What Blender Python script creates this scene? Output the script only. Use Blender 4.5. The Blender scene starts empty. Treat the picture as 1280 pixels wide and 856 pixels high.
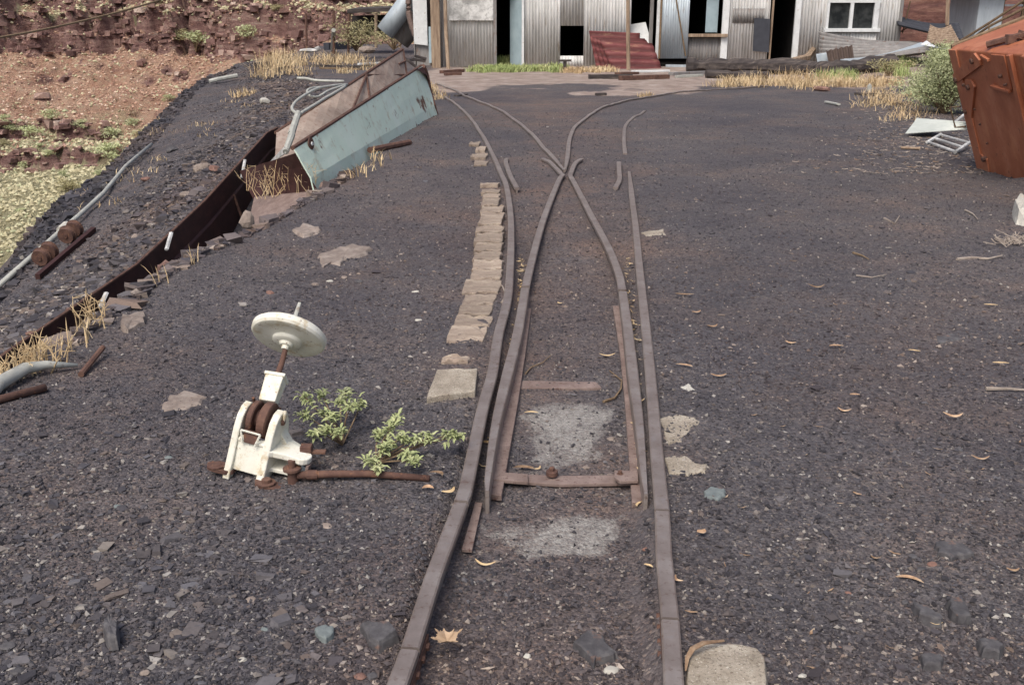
import bpy, bmesh, math, random
import numpy as np
from mathutils import Vector, Matrix, noise as mnoise
random.seed(7); np.random.seed(7)
S = bpy.context.scene; COL = S.collection
R = math.radians
# ------------------------------------------------------------ camera, light
CAMZ = 1.44; TILT = 18.2; FPX = 1244.4
cd = bpy.data.cameras.new('camera'); cam = bpy.data.objects.new('camera', cd); COL.objects.link(cam)
cam.location = (0, 0, CAMZ); cam.rotation_euler = (R(90 - TILT), 0, 0)
cd.sensor_width = 36; cd.lens = 35; cd.clip_start = .05; cd.clip_end = 3000
S.camera = cam
W = bpy.data.worlds.new('World'); S.world = W; W.use_nodes = True
nt = W.node_tree; bg = nt.nodes['Background']
sky = nt.nodes.new('ShaderNodeTexSky'); sky.sky_type = 'NISHITA'; sky.sun_disc = False
SUN_EL, SUN_ROT = R(55), R(205)
sky.sun_elevation = SUN_EL; sky.sun_rotation = SUN_ROT; sky.air_density = 1.0; sky.dust_density = 6; sky.ozone_density = 2.0
nt.links.new(sky.outputs[0], bg.inputs[0]); bg.inputs[1].default_value = .12
sl = bpy.data.lights.new('sun', 'SUN'); sun = bpy.data.objects.new('sun', sl); COL.objects.link(sun)
sl.energy = 1.4; sl.angle = R(28); sl.color = (1, .95, .88)
sdir = Vector((math.sin(SUN_ROT) * math.cos(SUN_EL), math.cos(SUN_ROT) * math.cos(SUN_EL), math.sin(SUN_EL)))
sun.rotation_euler = (-sdir).to_track_quat('-Z', 'Y').to_euler(); sun.location = (0, 0, 30)
S.view_settings.view_transform = 'Standard'; S.view_settings.look = 'None'
S.view_settings.exposure = 0.42; S.view_settings.gamma = 1
# ------------------------------------------------------------ survey helpers: photo pixel -> place in the world
CT, ST = math.cos(R(TILT)), math.sin(R(TILT))
def ray(px, py):
    u, v = px - 640, 428 - py
    return Vector((u, FPX * CT + v * ST, v * CT - FPX * ST))
def D(px, py, Y):
    r = ray(px, py); return Vector((0, 0, CAMZ)) + r * (Y / r.y)
def G(px, py, z=0.):
    r = ray(px, py); return Vector((0, 0, CAMZ)) + r * ((z - CAMZ) / r.z)
# ------------------------------------------------------------ numpy noise and terrain
_P = np.random.RandomState(3).rand(256, 256)
def vn(x, y):
    xi = np.floor(x).astype(int); yi = np.floor(y).astype(int); fx = x - xi; fy = y - yi
    fx = fx * fx * (3 - 2 * fx); fy = fy * fy * (3 - 2 * fy)
    a = _P[xi & 255, yi & 255]; b = _P[(xi + 1) & 255, yi & 255]; c = _P[xi & 255, (yi + 1) & 255]; d = _P[(xi + 1) & 255, (yi + 1) & 255]
    return (a * (1 - fx) + b * fx) * (1 - fy) + (c * (1 - fx) + d * fx) * fy - .5
def fbm(x, y, o=4):
    s = 0; a = 1.
    for k in range(o):
        s = s + a * vn(x + 17.3 * k, y + 9.1 * k); x = x * 2.03; y = y * 2.03; a *= .5
    return s
def sm(t): t = np.clip(t, 0, 1); return t * t * (3 - 2 * t)
I = np.interp
def crest(y): return I(y, [0, 3.7, 4.24, 5.9, 6.85, 8.5, 11.5, 16.7, 20, 28], [-2.15, -2.06, -2.09, -2.07, -1.86, -1.66, -1.38, -1.1, -1.5, -3.0])
def wallx(y): return I(y, [0, 3, 5.15, 7, 9, 12, 15, 18, 26, 33, 50], [-3, -2.9, -2.8, -2.75, -2.84, -2.95, -3.0, -3.2, -5, -7.5, -8])
def wallz(y): return I(y, [0, 3, 5.15, 7, 9, 12, 14, 17], [-.7, -.55, -.36, -.32, -.22, .06, .05, 0])
def brkx(y): return I(y, [0, 3, 9.7, 12.5, 18, 26.6, 33, 50], [-4.5, -4.7, -5.2, -5.6, -6.7, -8.4, -8.75, -9])
def brkz(y): return I(y, [0, 3, 9.7, 12.5, 18, 26.6, 33, 50], [-1.8, -1.6, -1.27, -1.03, -.88, -.45, -.03, 0])
def H(x, y, fine=True):
    x = np.asarray(x, float); y = np.asarray(y, float)
    n = fbm(x * .9, y * .9) * .035
    xc = crest(y) + fbm(x * 0 + 3, y * .8) * .15; xw = wallx(y); zw = wallz(y); xb = brkx(y) + fbm(y * .35, y * 0 + 5) * .5; zb = brkz(y)
    gd = I(y, [0, 9, 13, 17], [.55, .5, .2, 0])
    xb = xb - .1; zg = zw - gd
    t = sm((xc - x) / .42); z = zg * t                                          # roll off the crest into the gully
    lf = sm((xw + .03 - x) / .08); z = z * (1 - lf) + zw * lf                 # up behind the trough wall
    s = np.clip((xw - x) / np.maximum(xw - xb, .1), 0, 1.)
    z = np.where(x < xw - .03, zw + (zb - zw) * s + fbm(x * 1.7, y * 1.2, 5) * .10 * sm((xw - x) / .5) * (1 - .5 * s), z)
    o = np.maximum(xb - x, 0); z = z - np.minimum(o, 30) * .95 + fbm(x * 1.1, y * 1.1, 5) * .35 * sm(o / 2)
    inn = sm((x - xc) / .4)
    z = z + n * (.4 + .6 * inn)
    # bed between the rails, lower near the camera
    xl = I(y, [0, 2.3, 3, 4, 5, 7, 9], [-.27, -.27, -.2, -.08, -.02, 0, 0]); xr = I(y, [0, 2.3, 3, 4, 5, 7, 9], [.28, .38, .45, .56, .65, .85, 1.05])
    bed = sm((x - xl) / .05) * sm((xr - x) / .05) * I(y, [0, 5.6, 8], [1, .9, .0])
    z = z * (1 - bed * .7) - .052 * bed
    # mound at the foot of the skip
    z = z + .16 * np.exp(-(((x - 4.75) / .35) ** 2 + ((y - 8.55) / .35) ** 2))
    # bank at far right rises behind the bush
    z = z + sm((x - 7.8) / 4) * sm((y - 17) / 8) * .25
    if fine: z = z + fbm(x * 9, y * 9, 3) * .008
    return z
def Hf(x, y): return float(H(np.array([x]), np.array([y]))[0])
def GH(px, py, lift=0.):
    r = ray(px, py); r = r / r.y; o = Vector((0, 0, CAMZ))
    ys = np.concatenate([np.arange(1, 20, .02), np.arange(20, 60, .1)])
    zz = CAMZ + r.z * ys; hh = H(r.x * ys, ys, False)
    k = np.argmax(zz < hh)
    if not (zz < hh).any(): k = len(ys) - 1
    return Vector((r.x * ys[k], ys[k], hh[k] + lift))
# ------------------------------------------------------------ hill beyond the valley
HP = [(-80, -18), (20, -17), (45, -14.5), (58, -13.1), (81, -10.4), (89, -9.6), (98, -8.2), (111, -5.2), (111.7, -3.6), (113, -3.2), (113.6, -.9), (116, -.2), (116.6, 1.3), (119, 2.2), (119.7, 4.2), (123, 5.2), (123.8, 7.5), (128, 9), (130, 14), (150, 22), (153, 28), (190, 44), (195, 52), (300, 80)]
def hill(x, y):
    w = y + 22 * sm((x + 42) / 28) * sm((y - 60) / 30) + fbm(x * .05, y * .0 + 2, 3) * 9 + fbm(x * .22, y * .10 + 7, 4) * 4.5 * sm((y - 70) / 30)
    w = w + 30 * sm((x - 12) / 40) * sm((y - 40) / 30)
    w = w + (np.abs(fbm(x * .33, y * .05 + 3, 3)) * 9 + fbm(x * 1.1, y * .3, 3) * 1.6) * sm((y - 98) / 8)
    z = I(w, [p[0] for p in HP], [p[1] for p in HP])
    w2 = y + fbm(x * .12, y * 0 + 4, 3) * 3 + np.abs(fbm(x * .55, y * .1, 3)) * 4; lw = sm((-31 - x + fbm(x * .3, y * .3, 3) * 4) / 5)
    st_ = 1.35 * sm((w2 - 82) / .5) + 1.3 * sm((w2 + 1.2 * fbm(x * .4, y * 0, 3) - 86.2) / .5)
    z = z + 2.6 * sm((y - 78) / 14) * (1 - lw) + st_ * lw
    # gullies cut in the cliffs
    z = z + fbm(x * .5, y * .5, 5) * .9 * sm((y - 75) / 15) + fbm(x * .15, y * .15, 3) * .9
    return z
# ------------------------------------------------------------ mesh builder
class MB:
    def __init__(s): s.v = []; s.f = []
    def add(s, vs, fs):
        o = len(s.v); s.v += [tuple(v) for v in vs]; s.f += [tuple(i + o for i in f) for f in fs]; return s
    def box(s, c, size, rot=None, jit=0):
        hx, hy, hz = size[0] / 2, size[1] / 2, size[2] / 2; c = Vector(c)
        vs = [Vector((a * hx, b * hy, d * hz)) + Vector((random.uniform(-jit, jit), random.uniform(-jit, jit), random.uniform(-jit, jit))) for d in (-1, 1) for b in (-1, 1) for a in (-1, 1)]
        if rot is not None: vs = [rot @ v for v in vs]
        return s.add([c + v for v in vs], [(0, 2, 3, 1), (4, 5, 7, 6), (0, 1, 5, 4), (2, 6, 7, 3), (0, 4, 6, 2), (1, 3, 7, 5)])
    def tube(s, pts, r, seg=8, cap=True, sq=1.):
        pts = [Vector(p) for p in pts]; n = len(pts); rs = r if isinstance(r, (list, tuple)) else [r] * n
        vs = []; up = Vector((0, 0, 1))
        for i, p in enumerate(pts):
            d = (pts[min(i + 1, n - 1)] - pts[max(i - 1, 0)]).normalized()
            a = d.cross(up)
            if a.length < .05: a = d.cross(Vector((0, 1, 0)))
            a.normalize(); b = a.cross(d).normalized()
            for k in range(seg):
                t = 2 * math.pi * (k + .5) / seg; vs.append(p + a * math.cos(t) * rs[i] + b * math.sin(t) * rs[i] * sq)
        fs = [(i * seg + k, i * seg + (k + 1) % seg, (i + 1) * seg + (k + 1) % seg, (i + 1) * seg + k) for i in range(n - 1) for k in range(seg)]
        if cap: fs += [tuple(range(seg))[::-1], tuple(range((n - 1) * seg, n * seg))]
        return s.add(vs, fs)
    def prism(s, poly, d):            # polygon (3D points) extruded by vector d
        n = len(poly); poly = [Vector(p) for p in poly]; d = Vector(d)
        return s.add(poly + [p + d for p in poly], [tuple(range(n))[::-1], tuple(range(n, 2 * n))] + [(i, (i + 1) % n, n + (i + 1) % n, n + i) for i in range(n)])
    def lathe(s, c, axis, prof, seg=24):   # profile: (distance along axis, radius)
        c = Vector(c); axis = Vector(axis).normalized(); a = axis.orthogonal().normalized(); b = axis.cross(a); vs = []; n = len(prof)
        for h, r in prof:
            for k in range(seg):
                t = 2 * math.pi * k / seg; vs.append(c + axis * h + (a * math.cos(t) + b * math.sin(t)) * max(r, 1e-4))
        fs = [(i * seg + k, i * seg + (k + 1) % seg, (i + 1) * seg + (k + 1) % seg, (i + 1) * seg + k) for i in range(n - 1) for k in range(seg)]
        fs += [tuple(range(seg))[::-1], tuple(range((n - 1) * seg, n * seg))]
        return s.add(vs, fs)
    def grid(s, P):                    # rows of points
        n, m = len(P), len(P[0]); vs = [p for r in P for p in r]
        return s.add(vs, [(i * m + j, i * m + j + 1, (i + 1) * m + j + 1, (i + 1) * m + j) for i in range(n - 1) for j in range(m - 1)])
    def build(s, name, mat, parent=None, origin=None, smooth=False, bevel=0, thick=0, **tags):
        me = bpy.data.meshes.new(name)
        if origin is None: origin = parent.location if parent is not None and parent.parent is None else (getattr(parent, 'location', Vector((0, 0, 0))))
        o_ = Vector(WORLD.get(parent.name, (0, 0, 0))) if parent is not None else Vector(origin)
        me.from_pydata([tuple(Vector(v) - o_) for v in s.v], [], s.f)
        me.update()
        ob = bpy.data.objects.new(name, me); COL.objects.link(ob); me.materials.append(mat)
        bm = bmesh.new(); bm.from_mesh(me); bmesh.ops.recalc_face_normals(bm, faces=bm.faces); bm.to_mesh(me); bm.free()
        if parent is not None: ob.parent = parent; WORLD[ob.name] = tuple(o_)
        else: ob.location = o_; WORLD[ob.name] = tuple(o_)
        if smooth: me.polygons.foreach_set('use_smooth', [True] * len(me.polygons))
        if thick: m = ob.modifiers.new('solid', 'SOLIDIFY'); m.thickness = thick; m.offset = 0
        if bevel: m = ob.modifiers.new('bevel', 'BEVEL'); m.width = bevel; m.segments = 2; m.limit_method = 'ANGLE'; m.angle_limit = R(40)
        for k, v in tags.items(): ob[{'cat': 'category'}.get(k, k)] = v
        return ob
WORLD = {}
def base_of(vs):
    a = np.array([tuple(v) for v in vs]); return (float(a[:, 0].mean()), float(a[:, 1].mean()), float(a[:, 2].min()))
def thing(mb, name, mat, label, cat, group=None, **kw):
    t = dict(label=label, cat=cat)
    if group: t['group'] = group
    return mb.build(name, mat, origin=base_of(mb.v), **kw, **t)
def empty(name, loc, label, cat, group=None):
    o = bpy.data.objects.new(name, None); COL.objects.link(o); o.location = loc; o.empty_display_size = .1
    o['label'] = label; o['category'] = cat
    if group: o['group'] = group
    WORLD[o.name] = tuple(loc); return o
def npmesh(name, V, F, mat, origin=(0, 0, 0), attrs=None, smooth=False, parent=None, **tags):
    me = bpy.data.meshes.new(name); V = np.asarray(V, np.float32) - np.array(origin, np.float32); F = np.asarray(F, np.int32); k = F.shape[1]
    me.vertices.add(len(V)); me.vertices.foreach_set('co', V.ravel())
    me.loops.add(F.size); me.loops.foreach_set('vertex_index', F.ravel())
    me.polygons.add(len(F)); me.polygons.foreach_set('loop_start', np.arange(0, F.size, k, dtype=np.int32)); me.polygons.foreach_set('loop_total', np.full(len(F), k, np.int32))
    me.polygons.foreach_set('use_smooth', np.full(len(F), smooth))
    me.update(calc_edges=True)
    for n_, (dom, arr) in (attrs or {}).items():
        a = me.attributes.new(n_, 'FLOAT', dom); a.data.foreach_set('value', np.asarray(arr, np.float32))
    me.materials.append(mat); ob = bpy.data.objects.new(name, me); COL.objects.link(ob); ob.location = origin
    if parent is not None: ob.parent = parent; ob.location = (0, 0, 0)
    for k_, v in tags.items(): ob[{'cat': 'category'}.get(k_, k_)] = v
    return ob
# ------------------------------------------------------------ materials
def ramp(nt, fac, stops, interp='LINEAR'):
    r = nt.nodes.new('ShaderNodeValToRGB'); r.color_ramp.interpolation = interp; e = r.color_ramp.elements
    while len(e) < len(stops): e.new(.5)
    for i, (p, c) in enumerate(stops): e[i].position = p; e[i].color = (*c, 1) if len(c) == 3 else c
    nt.links.new(fac, r.inputs[0]); return r.outputs[0]
def nz(nt, vec, scale, detail=5, rough=.6, dist=0.):
    n = nt.nodes.new('ShaderNodeTexNoise'); n.inputs['Scale'].default_value = scale; n.inputs['Detail'].default_value = detail; n.inputs['Roughness'].default_value = rough
    n.inputs['Distortion'].default_value = dist; nt.links.new(vec, n.inputs['Vector']); return n.outputs[0]
def vor(nt, vec, scale, feat='F1'):
    n = nt.nodes.new('ShaderNodeTexVoronoi'); n.feature = feat; n.inputs['Scale'].default_value = scale; nt.links.new(vec, n.inputs['Vector']); return n
def mixc(nt, fac, a, b, mode='MIX'):
    m = nt.nodes.new('ShaderNodeMix'); m.data_type = 'RGBA'; m.blend_type = mode
    for s_, v in ((m.inputs[0], fac), (m.inputs[6], a), (m.inputs[7], b)):
        if hasattr(v, 'node'): nt.links.new(v, s_)
        else: s_.default_value = v if isinstance(v, (int, float)) else (*v, 1)
    return m.outputs[2]
def mth(nt, op, a, b=0., c=0.):
    m = nt.nodes.new('ShaderNodeMath'); m.operation = op; m.use_clamp = op == 'MULTIPLY_ADD'
    for s_, v in zip(m.inputs, (a, b, c)):
        if hasattr(v, 'node'): nt.links.new(v, s_)
        else: s_.default_value = v
    return m.outputs[0]
def attr(nt, name):
    a = nt.nodes.new('ShaderNodeAttribute'); a.attribute_name = name; return a.outputs['Fac']
def newmat(name):
    m = bpy.data.materials.new(name); m.use_nodes = True; nt = m.node_tree; b = nt.nodes['Principled BSDF']
    tc = nt.nodes.new('ShaderNodeTexCoord'); return m, nt, b, tc.outputs['Object']
def bump(nt, b, h, strength, dist):
    n = nt.nodes.new('ShaderNodeBump'); n.inputs['Strength'].default_value = strength; n.inputs['Distance'].default_value = dist
    nt.links.new(h, n.inputs['Height']); nt.links.new(n.outputs[0], b.inputs['Normal'])
def thr(nt, f, t, w): return ramp(nt, f, [(max(t - w, 0), (0, 0, 0)), (min(t + w, 1), (1, 1, 1))])
def pm(name, stops, scale=8, rough=.8, metal=0, spots=(), bs=60, bst=.4, bd=.004, spec=.3, stretch=None, dist=0., rand=0):
    m, nt, b, v = newmat(name)
    if stretch:
        mp = nt.nodes.new('ShaderNodeMapping'); mp.inputs['Scale'].default_value = stretch; nt.links.new(v, mp.inputs[0]); v = mp.outputs[0]
    c = ramp(nt, nz(nt, v, scale, 7, .65, dist), stops)
    for k, (s_, t, w, col) in enumerate(spots):
        o = nt.nodes.new('ShaderNodeVectorMath'); o.inputs[1].default_value = (3.1 * k + 5, 7.7 * k, 1.3); nt.links.new(v, o.inputs[0])
        c = mixc(nt, thr(nt, nz(nt, o.outputs[0], s_, 6, .7), t, w), c, col)
    if name in ('oxidised_grey_iron', 'faded_red_iron_sheet', 'weathered_timber', 'slate_dark_board'): c = mixc(nt, mth(nt, 'MULTIPLY', attr(nt, 'grime_shade'), .75), c, mixc(nt, 1., c, (.35, .33, .32), 'MULTIPLY'))
    if rand:
        oi = nt.nodes.new('ShaderNodeObjectInfo'); hs = nt.nodes.new('ShaderNodeHueSaturation')
        nt.links.new(mth(nt, 'MULTIPLY_ADD', oi.outputs['Random'], rand, 1 - rand / 2) , hs.inputs['Value']) if False else None
        q = nt.nodes.new('ShaderNodeMath'); q.operation = 'MULTIPLY_ADD'; q.inputs[1].default_value = rand; q.inputs[2].default_value = 1 - rand / 2
        nt.links.new(oi.outputs['Random'], q.inputs[0]); nt.links.new(q.outputs[0], hs.inputs['Value']); nt.links.new(c, hs.inputs['Color']); c = hs.outputs[0]
    nt.links.new(c, b.inputs['Base Color']); b.inputs['Roughness'].default_value = rough; b.inputs['Metallic'].default_value = metal; b.inputs['Specular IOR Level'].default_value = spec
    bump(nt, b, nz(nt, v, bs, 4, .6), bst, bd); return m
M = {}
# gravel chips: four slate tones picked per chip
GST = [(0, (.036, .033, .037)), (.25, (.058, .054, .061)), (.5, (.092, .086, .094)), (.66, (.098, .084, .081)), (.78, (.145, .139, .148)), (.88, (.165, .13, .11)), (.94, (.25, .225, .20)), (1, (.42, .39, .35))]
m, nt, b, v = newmat('slate_chips'); c = ramp(nt, attr(nt, 'tint'), GST)
c = mixc(nt, mth(nt, 'MULTIPLY', attr(nt, 'warm'), .6), c, mixc(nt, 1., c, (1.40, 1.10, .92), 'MULTIPLY'))
c = mixc(nt, 1., c, (.985, 1.0, 1.02), 'MULTIPLY')
c = mixc(nt, 1., c, ramp(nt, nz(nt, v, .45, 6, .65), [(.33, (.80, .81, .86)), (.5, (1, 1, 1)), (.68, (1.22, 1.18, 1.12))]), 'MULTIPLY')
c = mixc(nt, .5, c, ramp(nt, nz(nt, v, 90, 3), [(.3, (.5, .5, .5)), (.7, (1, 1, 1))]), 'MULTIPLY')
nt.links.new(c, b.inputs['Base Color']); b.inputs['Roughness'].default_value = .75; b.inputs['Specular IOR Level'].default_value = .3; M['chips'] = m
# ground sheet
m, nt, b, v = newmat('crushed_slate_ground')
v1 = vor(nt, v, 115); v2 = vor(nt, v, 40)
sp1 = nt.nodes.new('ShaderNodeSeparateColor'); nt.links.new(v1.outputs['Color'], sp1.inputs[0])
sp2 = nt.nodes.new('ShaderNodeSeparateColor'); nt.links.new(v2.outputs['Color'], sp2.inputs[0])
ca = ramp(nt, sp1.outputs[0], [(0, (.048, .044, .047)), (.3, (.085, .078, .082)), (.62, (.12, .111, .115)), (.85, (.145, .136, .14)), (.94, (.15, .115, .10)), (1, (.27, .245, .22))])
cb = ramp(nt, sp2.outputs[0], [(0, (.065, .06, .063)), (.5, (.10, .092, .096)), (.9, (.125, .116, .12)), (1, (.2, .175, .155))])
c = mixc(nt, .35, ca, cb)
c = mixc(nt, 1., c, (.965, .975, .99), 'MULTIPLY')
c = mixc(nt, 1., c, ramp(nt, nz(nt, v, .45, 6, .65), [(.33, (.80, .81, .86)), (.5, (1, 1, 1)), (.68, (1.22, 1.18, 1.12))]), 'MULTIPLY')
c = mixc(nt, 1., c, ramp(nt, nz(nt, v, 1.3, 6, .65), [(.3, (.84, .84, .86)), (.7, (1.13, 1.11, 1.09))]), 'MULTIPLY')
br = mixc(nt, 1., c, (1.18, 1.02, .92), 'MULTIPLY')
c = mixc(nt, thr(nt, nz(nt, v, .9, 6, .7), .60, .12), c, br)
c = mixc(nt, mth(nt, 'MULTIPLY', attr(nt, 'brown'), ramp(nt, nz(nt, v, 4, 6), [(.35, (.3, .3, .3)), (.6, (1, 1, 1))])), c, mixc(nt, 1., c, (1.19, 1.07, .99), 'MULTIPLY'))
# dusty red dirt by the shed
dirt = ramp(nt, nz(nt, v, 2.2, 7, .7), [(.3, (.20, .15, .125)), (.5, (.31, .245, .21)), (.7, (.44, .38, .33))])
df = mth(nt, 'ADD', attr(nt, 'dirt'), mth(nt, 'MULTIPLY', mth(nt, 'SUBTRACT', nz(nt, v, .8, 7, .7), .5), .9))
c = mixc(nt, thr(nt, df, .5, .12), c, dirt)
# old concrete showing through between the blades
conc = ramp(nt, nz(nt, v, 60, 6, .75), [(.3, (.17, .155, .145)), (.5, (.29, .275, .255)), (.7, (.46, .445, .41))])
cf = mth(nt, 'ADD', mth(nt, 'MULTIPLY', attr(nt, 'conc'), .42), mth(nt, 'ADD', mth(nt, 'MULTIPLY', nz(nt, v, 75, 6, .8), .45), mth(nt, 'MULTIPLY', nz(nt, v, 8, 5, .7), .23)))
c = mixc(nt, thr(nt, cf, .63, .06), c, conc)
# straw-brown litter on the slope
c = mixc(nt, mth(nt, 'MULTIPLY', attr(nt, 'slope'), thr(nt, nz(nt, v, 1.5, 8, .75), .55, .05)), c, mixc(nt, nz(nt, v, 20, 4), (.13, .095, .07), (.24, .17, .12)))
nt.links.new(c, b.inputs['Base Color']); b.inputs['Roughness'].default_value = .9; b.inputs['Specular IOR Level'].default_value = .15
hh = mth(nt, 'ADD', mth(nt, 'MULTIPLY', v1.outputs['Distance'], -1), nz(nt, v, 110, 4))
bump(nt, b, hh, .7, .008); M['ground'] = m
# far hill
m, nt, b, v = newmat('pilbara_hillside')
g = nt.nodes.new('ShaderNodeNewGeometry'); sx = nt.nodes.new('ShaderNodeSeparateXYZ'); nt.links.new(g.outputs['Normal'], sx.inputs[0])
px_ = nt.nodes.new('ShaderNodeSeparateXYZ'); nt.links.new(v, px_.inputs[0])
soil = ramp(nt, nz(nt, v, .35, 7, .7), [(.3, (.46, .26, .18)), (.5, (.57, .36, .255)), (.7, (.64, .46, .34))])
soil = mixc(nt, thr(nt, nz(nt, v, 2.2, 5, .75), .63, .05), soil, (.32, .18, .135))
soil = mixc(nt, thr(nt, nz(nt, v, 1.6, 6, .8), .58, .05), soil, (.60, .47, .32))
spin = ramp(nt, nz(nt, v, 1.8, 7, .8), [(.3, (.31, .26, .16)), (.43, (.44, .40, .24)), (.6, (.54, .50, .32)), (.75, (.41, .42, .25))])
mp = nt.nodes.new('ShaderNodeMapping'); mp.inputs['Scale'].default_value = (.45, .45, 2.2); nt.links.new(v, mp.inputs[0])
rock = ramp(nt, nz(nt, mp.outputs[0], 1.0, 8, .75), [(.3, (.13, .078, .074)), (.45, (.26, .15, .135)), (.56, (.37, .24, .205)), (.68, (.52, .41, .34))])
low = ramp(nt, mth(nt, 'ADD', px_.outputs[2], mth(nt, 'MULTIPLY', nz(nt, v, .12, 5), 5)), [(0, (1, 1, 1)), (1, (0, 0, 0))])
lowf = mth(nt, 'ADD', mth(nt, 'MULTIPLY', mth(nt, 'ADD', px_.outputs[2], 7.2), -.6), mth(nt, 'MULTIPLY', mth(nt, 'SUBTRACT', nz(nt, v, .15, 6), .5), 4))
cl = nt.nodes.new('ShaderNodeClamp'); nt.links.new(lowf, cl.inputs[0])
c = mixc(nt, cl.outputs[0], soil, spin)
hif = mth(nt, 'MULTIPLY', mth(nt, 'GREATER_THAN', px_.outputs[2], 0.), thr(nt, nz(nt, v, .5, 6, .7), .47, .06)); c = mixc(nt, hif, c, spin)
stp = mth(nt, 'ADD', sx.outputs[2], mth(nt, 'MULTIPLY', mth(nt, 'SUBTRACT', nz(nt, v, .8, 6, .7), .5), .35))
c = mixc(nt, ramp(nt, stp, [(.68, (1, 1, 1)), (.82, (0, 0, 0))]), c, rock)
nt.links.new(c, b.inputs['Base Color']); b.inputs['Roughness'].default_value = .95; b.inputs['Specular IOR Level'].default_value = .05
bump(nt, b, nz(nt, v, 1.5, 8, .8), 1., .9); M['hill'] = m
M['rail'] = pm('worn_rail_steel', [(.3, (.175, .142, .125)), (.5, (.25, .21, .19)), (.7, (.32, .285, .262))], 7, .40, .3, [(30, .62, .06, (.14, .085, .065)), (9, .66, .08, (.27, .25, .245))], 220, .35, .0015, .4)
M['rust'] = pm('rusty_steel', [(.3, (.075, .04, .033)), (.5, (.125, .07, .055)), (.7, (.185, .105, .075))], 14, .85, .1, [(50, .62, .05, (.24, .12, .07))], 160, .5, .002)
M['rustred'] = pm('flaking_red_brown_steel', [(.3, (.16, .115, .10)), (.5, (.215, .16, .14)), (.7, (.28, .215, .19))], 12, .85, .05, [(60, .6, .05, (.12, .07, .06))], 120, .5, .002)
M['chute'] = pm('dark_plum_rusted_plate', [(.3, (.032, .013, .013)), (.55, (.052, .022, .020)), (.75, (.085, .036, .028))], 5, .7, .1, [(25, .66, .05, (.13, .055, .035))], 90, .4, .002, stretch=(1, 1, 2.5))
M['mint'] = pm('mint_painted_plate', [(.3, (.53, .66, .56)), (.5, (.61, .74, .63)), (.7, (.66, .77, .68))], 1.6, .6, 0, [(2.3, .63, .03, (.14, .065, .04)), (7, .66, .03, (.30, .19, .12)), (26, .70, .04, (.16, .07, .04)), (5, .64, .10, (.42, .38, .27))], 60, .2, .002)
M['beige'] = pm('bleached_inner_plate', [(.3, (.26, .19, .155)), (.5, (.36, .28, .23)), (.7, (.43, .35, .29))], 3, .85, 0, [(20, .62, .06, (.20, .11, .08)), (90, .64, .04, (.5, .44, .36))], 90, .3, .002)
M['white'] = pm('chipped_cream_paint', [(.3, (.64, .615, .50)), (.5, (.76, .75, .65)), (.7, (.82, .815, .74))], 11, .55, 0, [(18, .60, .06, (.56, .47, .31)), (60, .645, .02, (.20, .11, .075)), (30, .68, .02, (.16, .08, .05))], 120, .3, .0015, .45)
M['concrete'] = pm('aggregate_concrete', [(.3, (.22, .185, .14)), (.5, (.34, .295, .235)), (.7, (.48, .43, .35))], 9, .95, 0, [(130, .58, .05, (.16, .13, .10)), (170, .62, .04, (.60, .57, .49))], 150, .8, .004)
M['sleeper'] = pm('weathered_tan_sleeper', [(.3, (.20, .15, .115)), (.5, (.30, .24, .19)), (.7, (.42, .35, .275))], 10, .95, 0, [(60, .6, .05, (.14, .10, .08)), (90, .63, .04, (.48, .42, .33))], 100, .8, .004, stretch=(.5, 1.6, 1), rand=.35)
M['timber'] = pm('weathered_timber', [(.3, (.16, .11, .08)), (.5, (.30, .22, .155)), (.7, (.42, .33, .24))], 8, .9, 0, (), 60, .5, .004, stretch=(2, 2, .25))
M['oldlog'] = pm('charred_grey_log', [(.3, (.028, .024, .025)), (.5, (.065, .055, .052)), (.7, (.15, .125, .11))], 6, .95, 0, (), 30, .8, .01, stretch=(.25, 2, 2))
M['galv'] = pm('dull_galvanised_iron', [(.3, (.45, .45, .43)), (.5, (.61, .61, .595)), (.7, (.73, .735, .72))], 2.2, .6, .0, [(5, .63, .07, (.36, .31, .25)), (9, .66, .05, (.33, .23, .16))], 40, .1, .002, stretch=(2.5, 2.5, .35), rand=.10)
M['galvblue'] = pm('blue_grey_iron', [(.3, (.33, .38, .42)), (.6, (.44, .50, .54)), (.8, (.52, .57, .60))], 3, .5, .2, [(10, .66, .06, (.28, .26, .24))], 40, .1, .002, stretch=(2, 2, .4), rand=.1)
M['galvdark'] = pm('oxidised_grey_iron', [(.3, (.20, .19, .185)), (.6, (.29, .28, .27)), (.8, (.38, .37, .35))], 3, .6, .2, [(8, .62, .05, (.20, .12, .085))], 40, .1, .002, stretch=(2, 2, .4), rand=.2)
M['redsheet'] = pm('faded_red_iron_sheet', [(.3, (.12, .030, .034)), (.5, (.19, .055, .055)), (.7, (.28, .11, .10))], 2.5, .6, .05, [(3.5, .66, .08, (.45, .25, .16)), (12, .66, .05, (.10, .025, .028))], 40, .2, .002, stretch=(.5, 1, 3), rand=.25)
M['bluedoor'] = pm('pale_blue_board', [(.3, (.30, .40, .45)), (.7, (.42, .53, .57))], 3, .7, 0, [(12, .68, .04, (.25, .22, .18))], 40, .1, .002)
M['board'] = pm('mouldy_white_board', [(.3, (.62, .62, .60)), (.7, (.78, .78, .76))], 3, .8, 0, [(2.4, .52, .10, (.33, .33, .32)), (9, .62, .08, (.25, .25, .24))], 40, .2, .003)
M['mintwhite'] = pm('pale_painted_sheet', [(.3, (.42, .45, .41)), (.7, (.56, .59, .54))], 5, .7, 0, [(10, .66, .05, (.33, .29, .24))], 60, .2, .002)
M['trim'] = pm('white_painted_timber', [(.3, (.58, .60, .60)), (.7, (.78, .80, .80))], 5, .7, 0, [(16, .66, .04, (.33, .24, .16))], 60, .2, .002)
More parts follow.
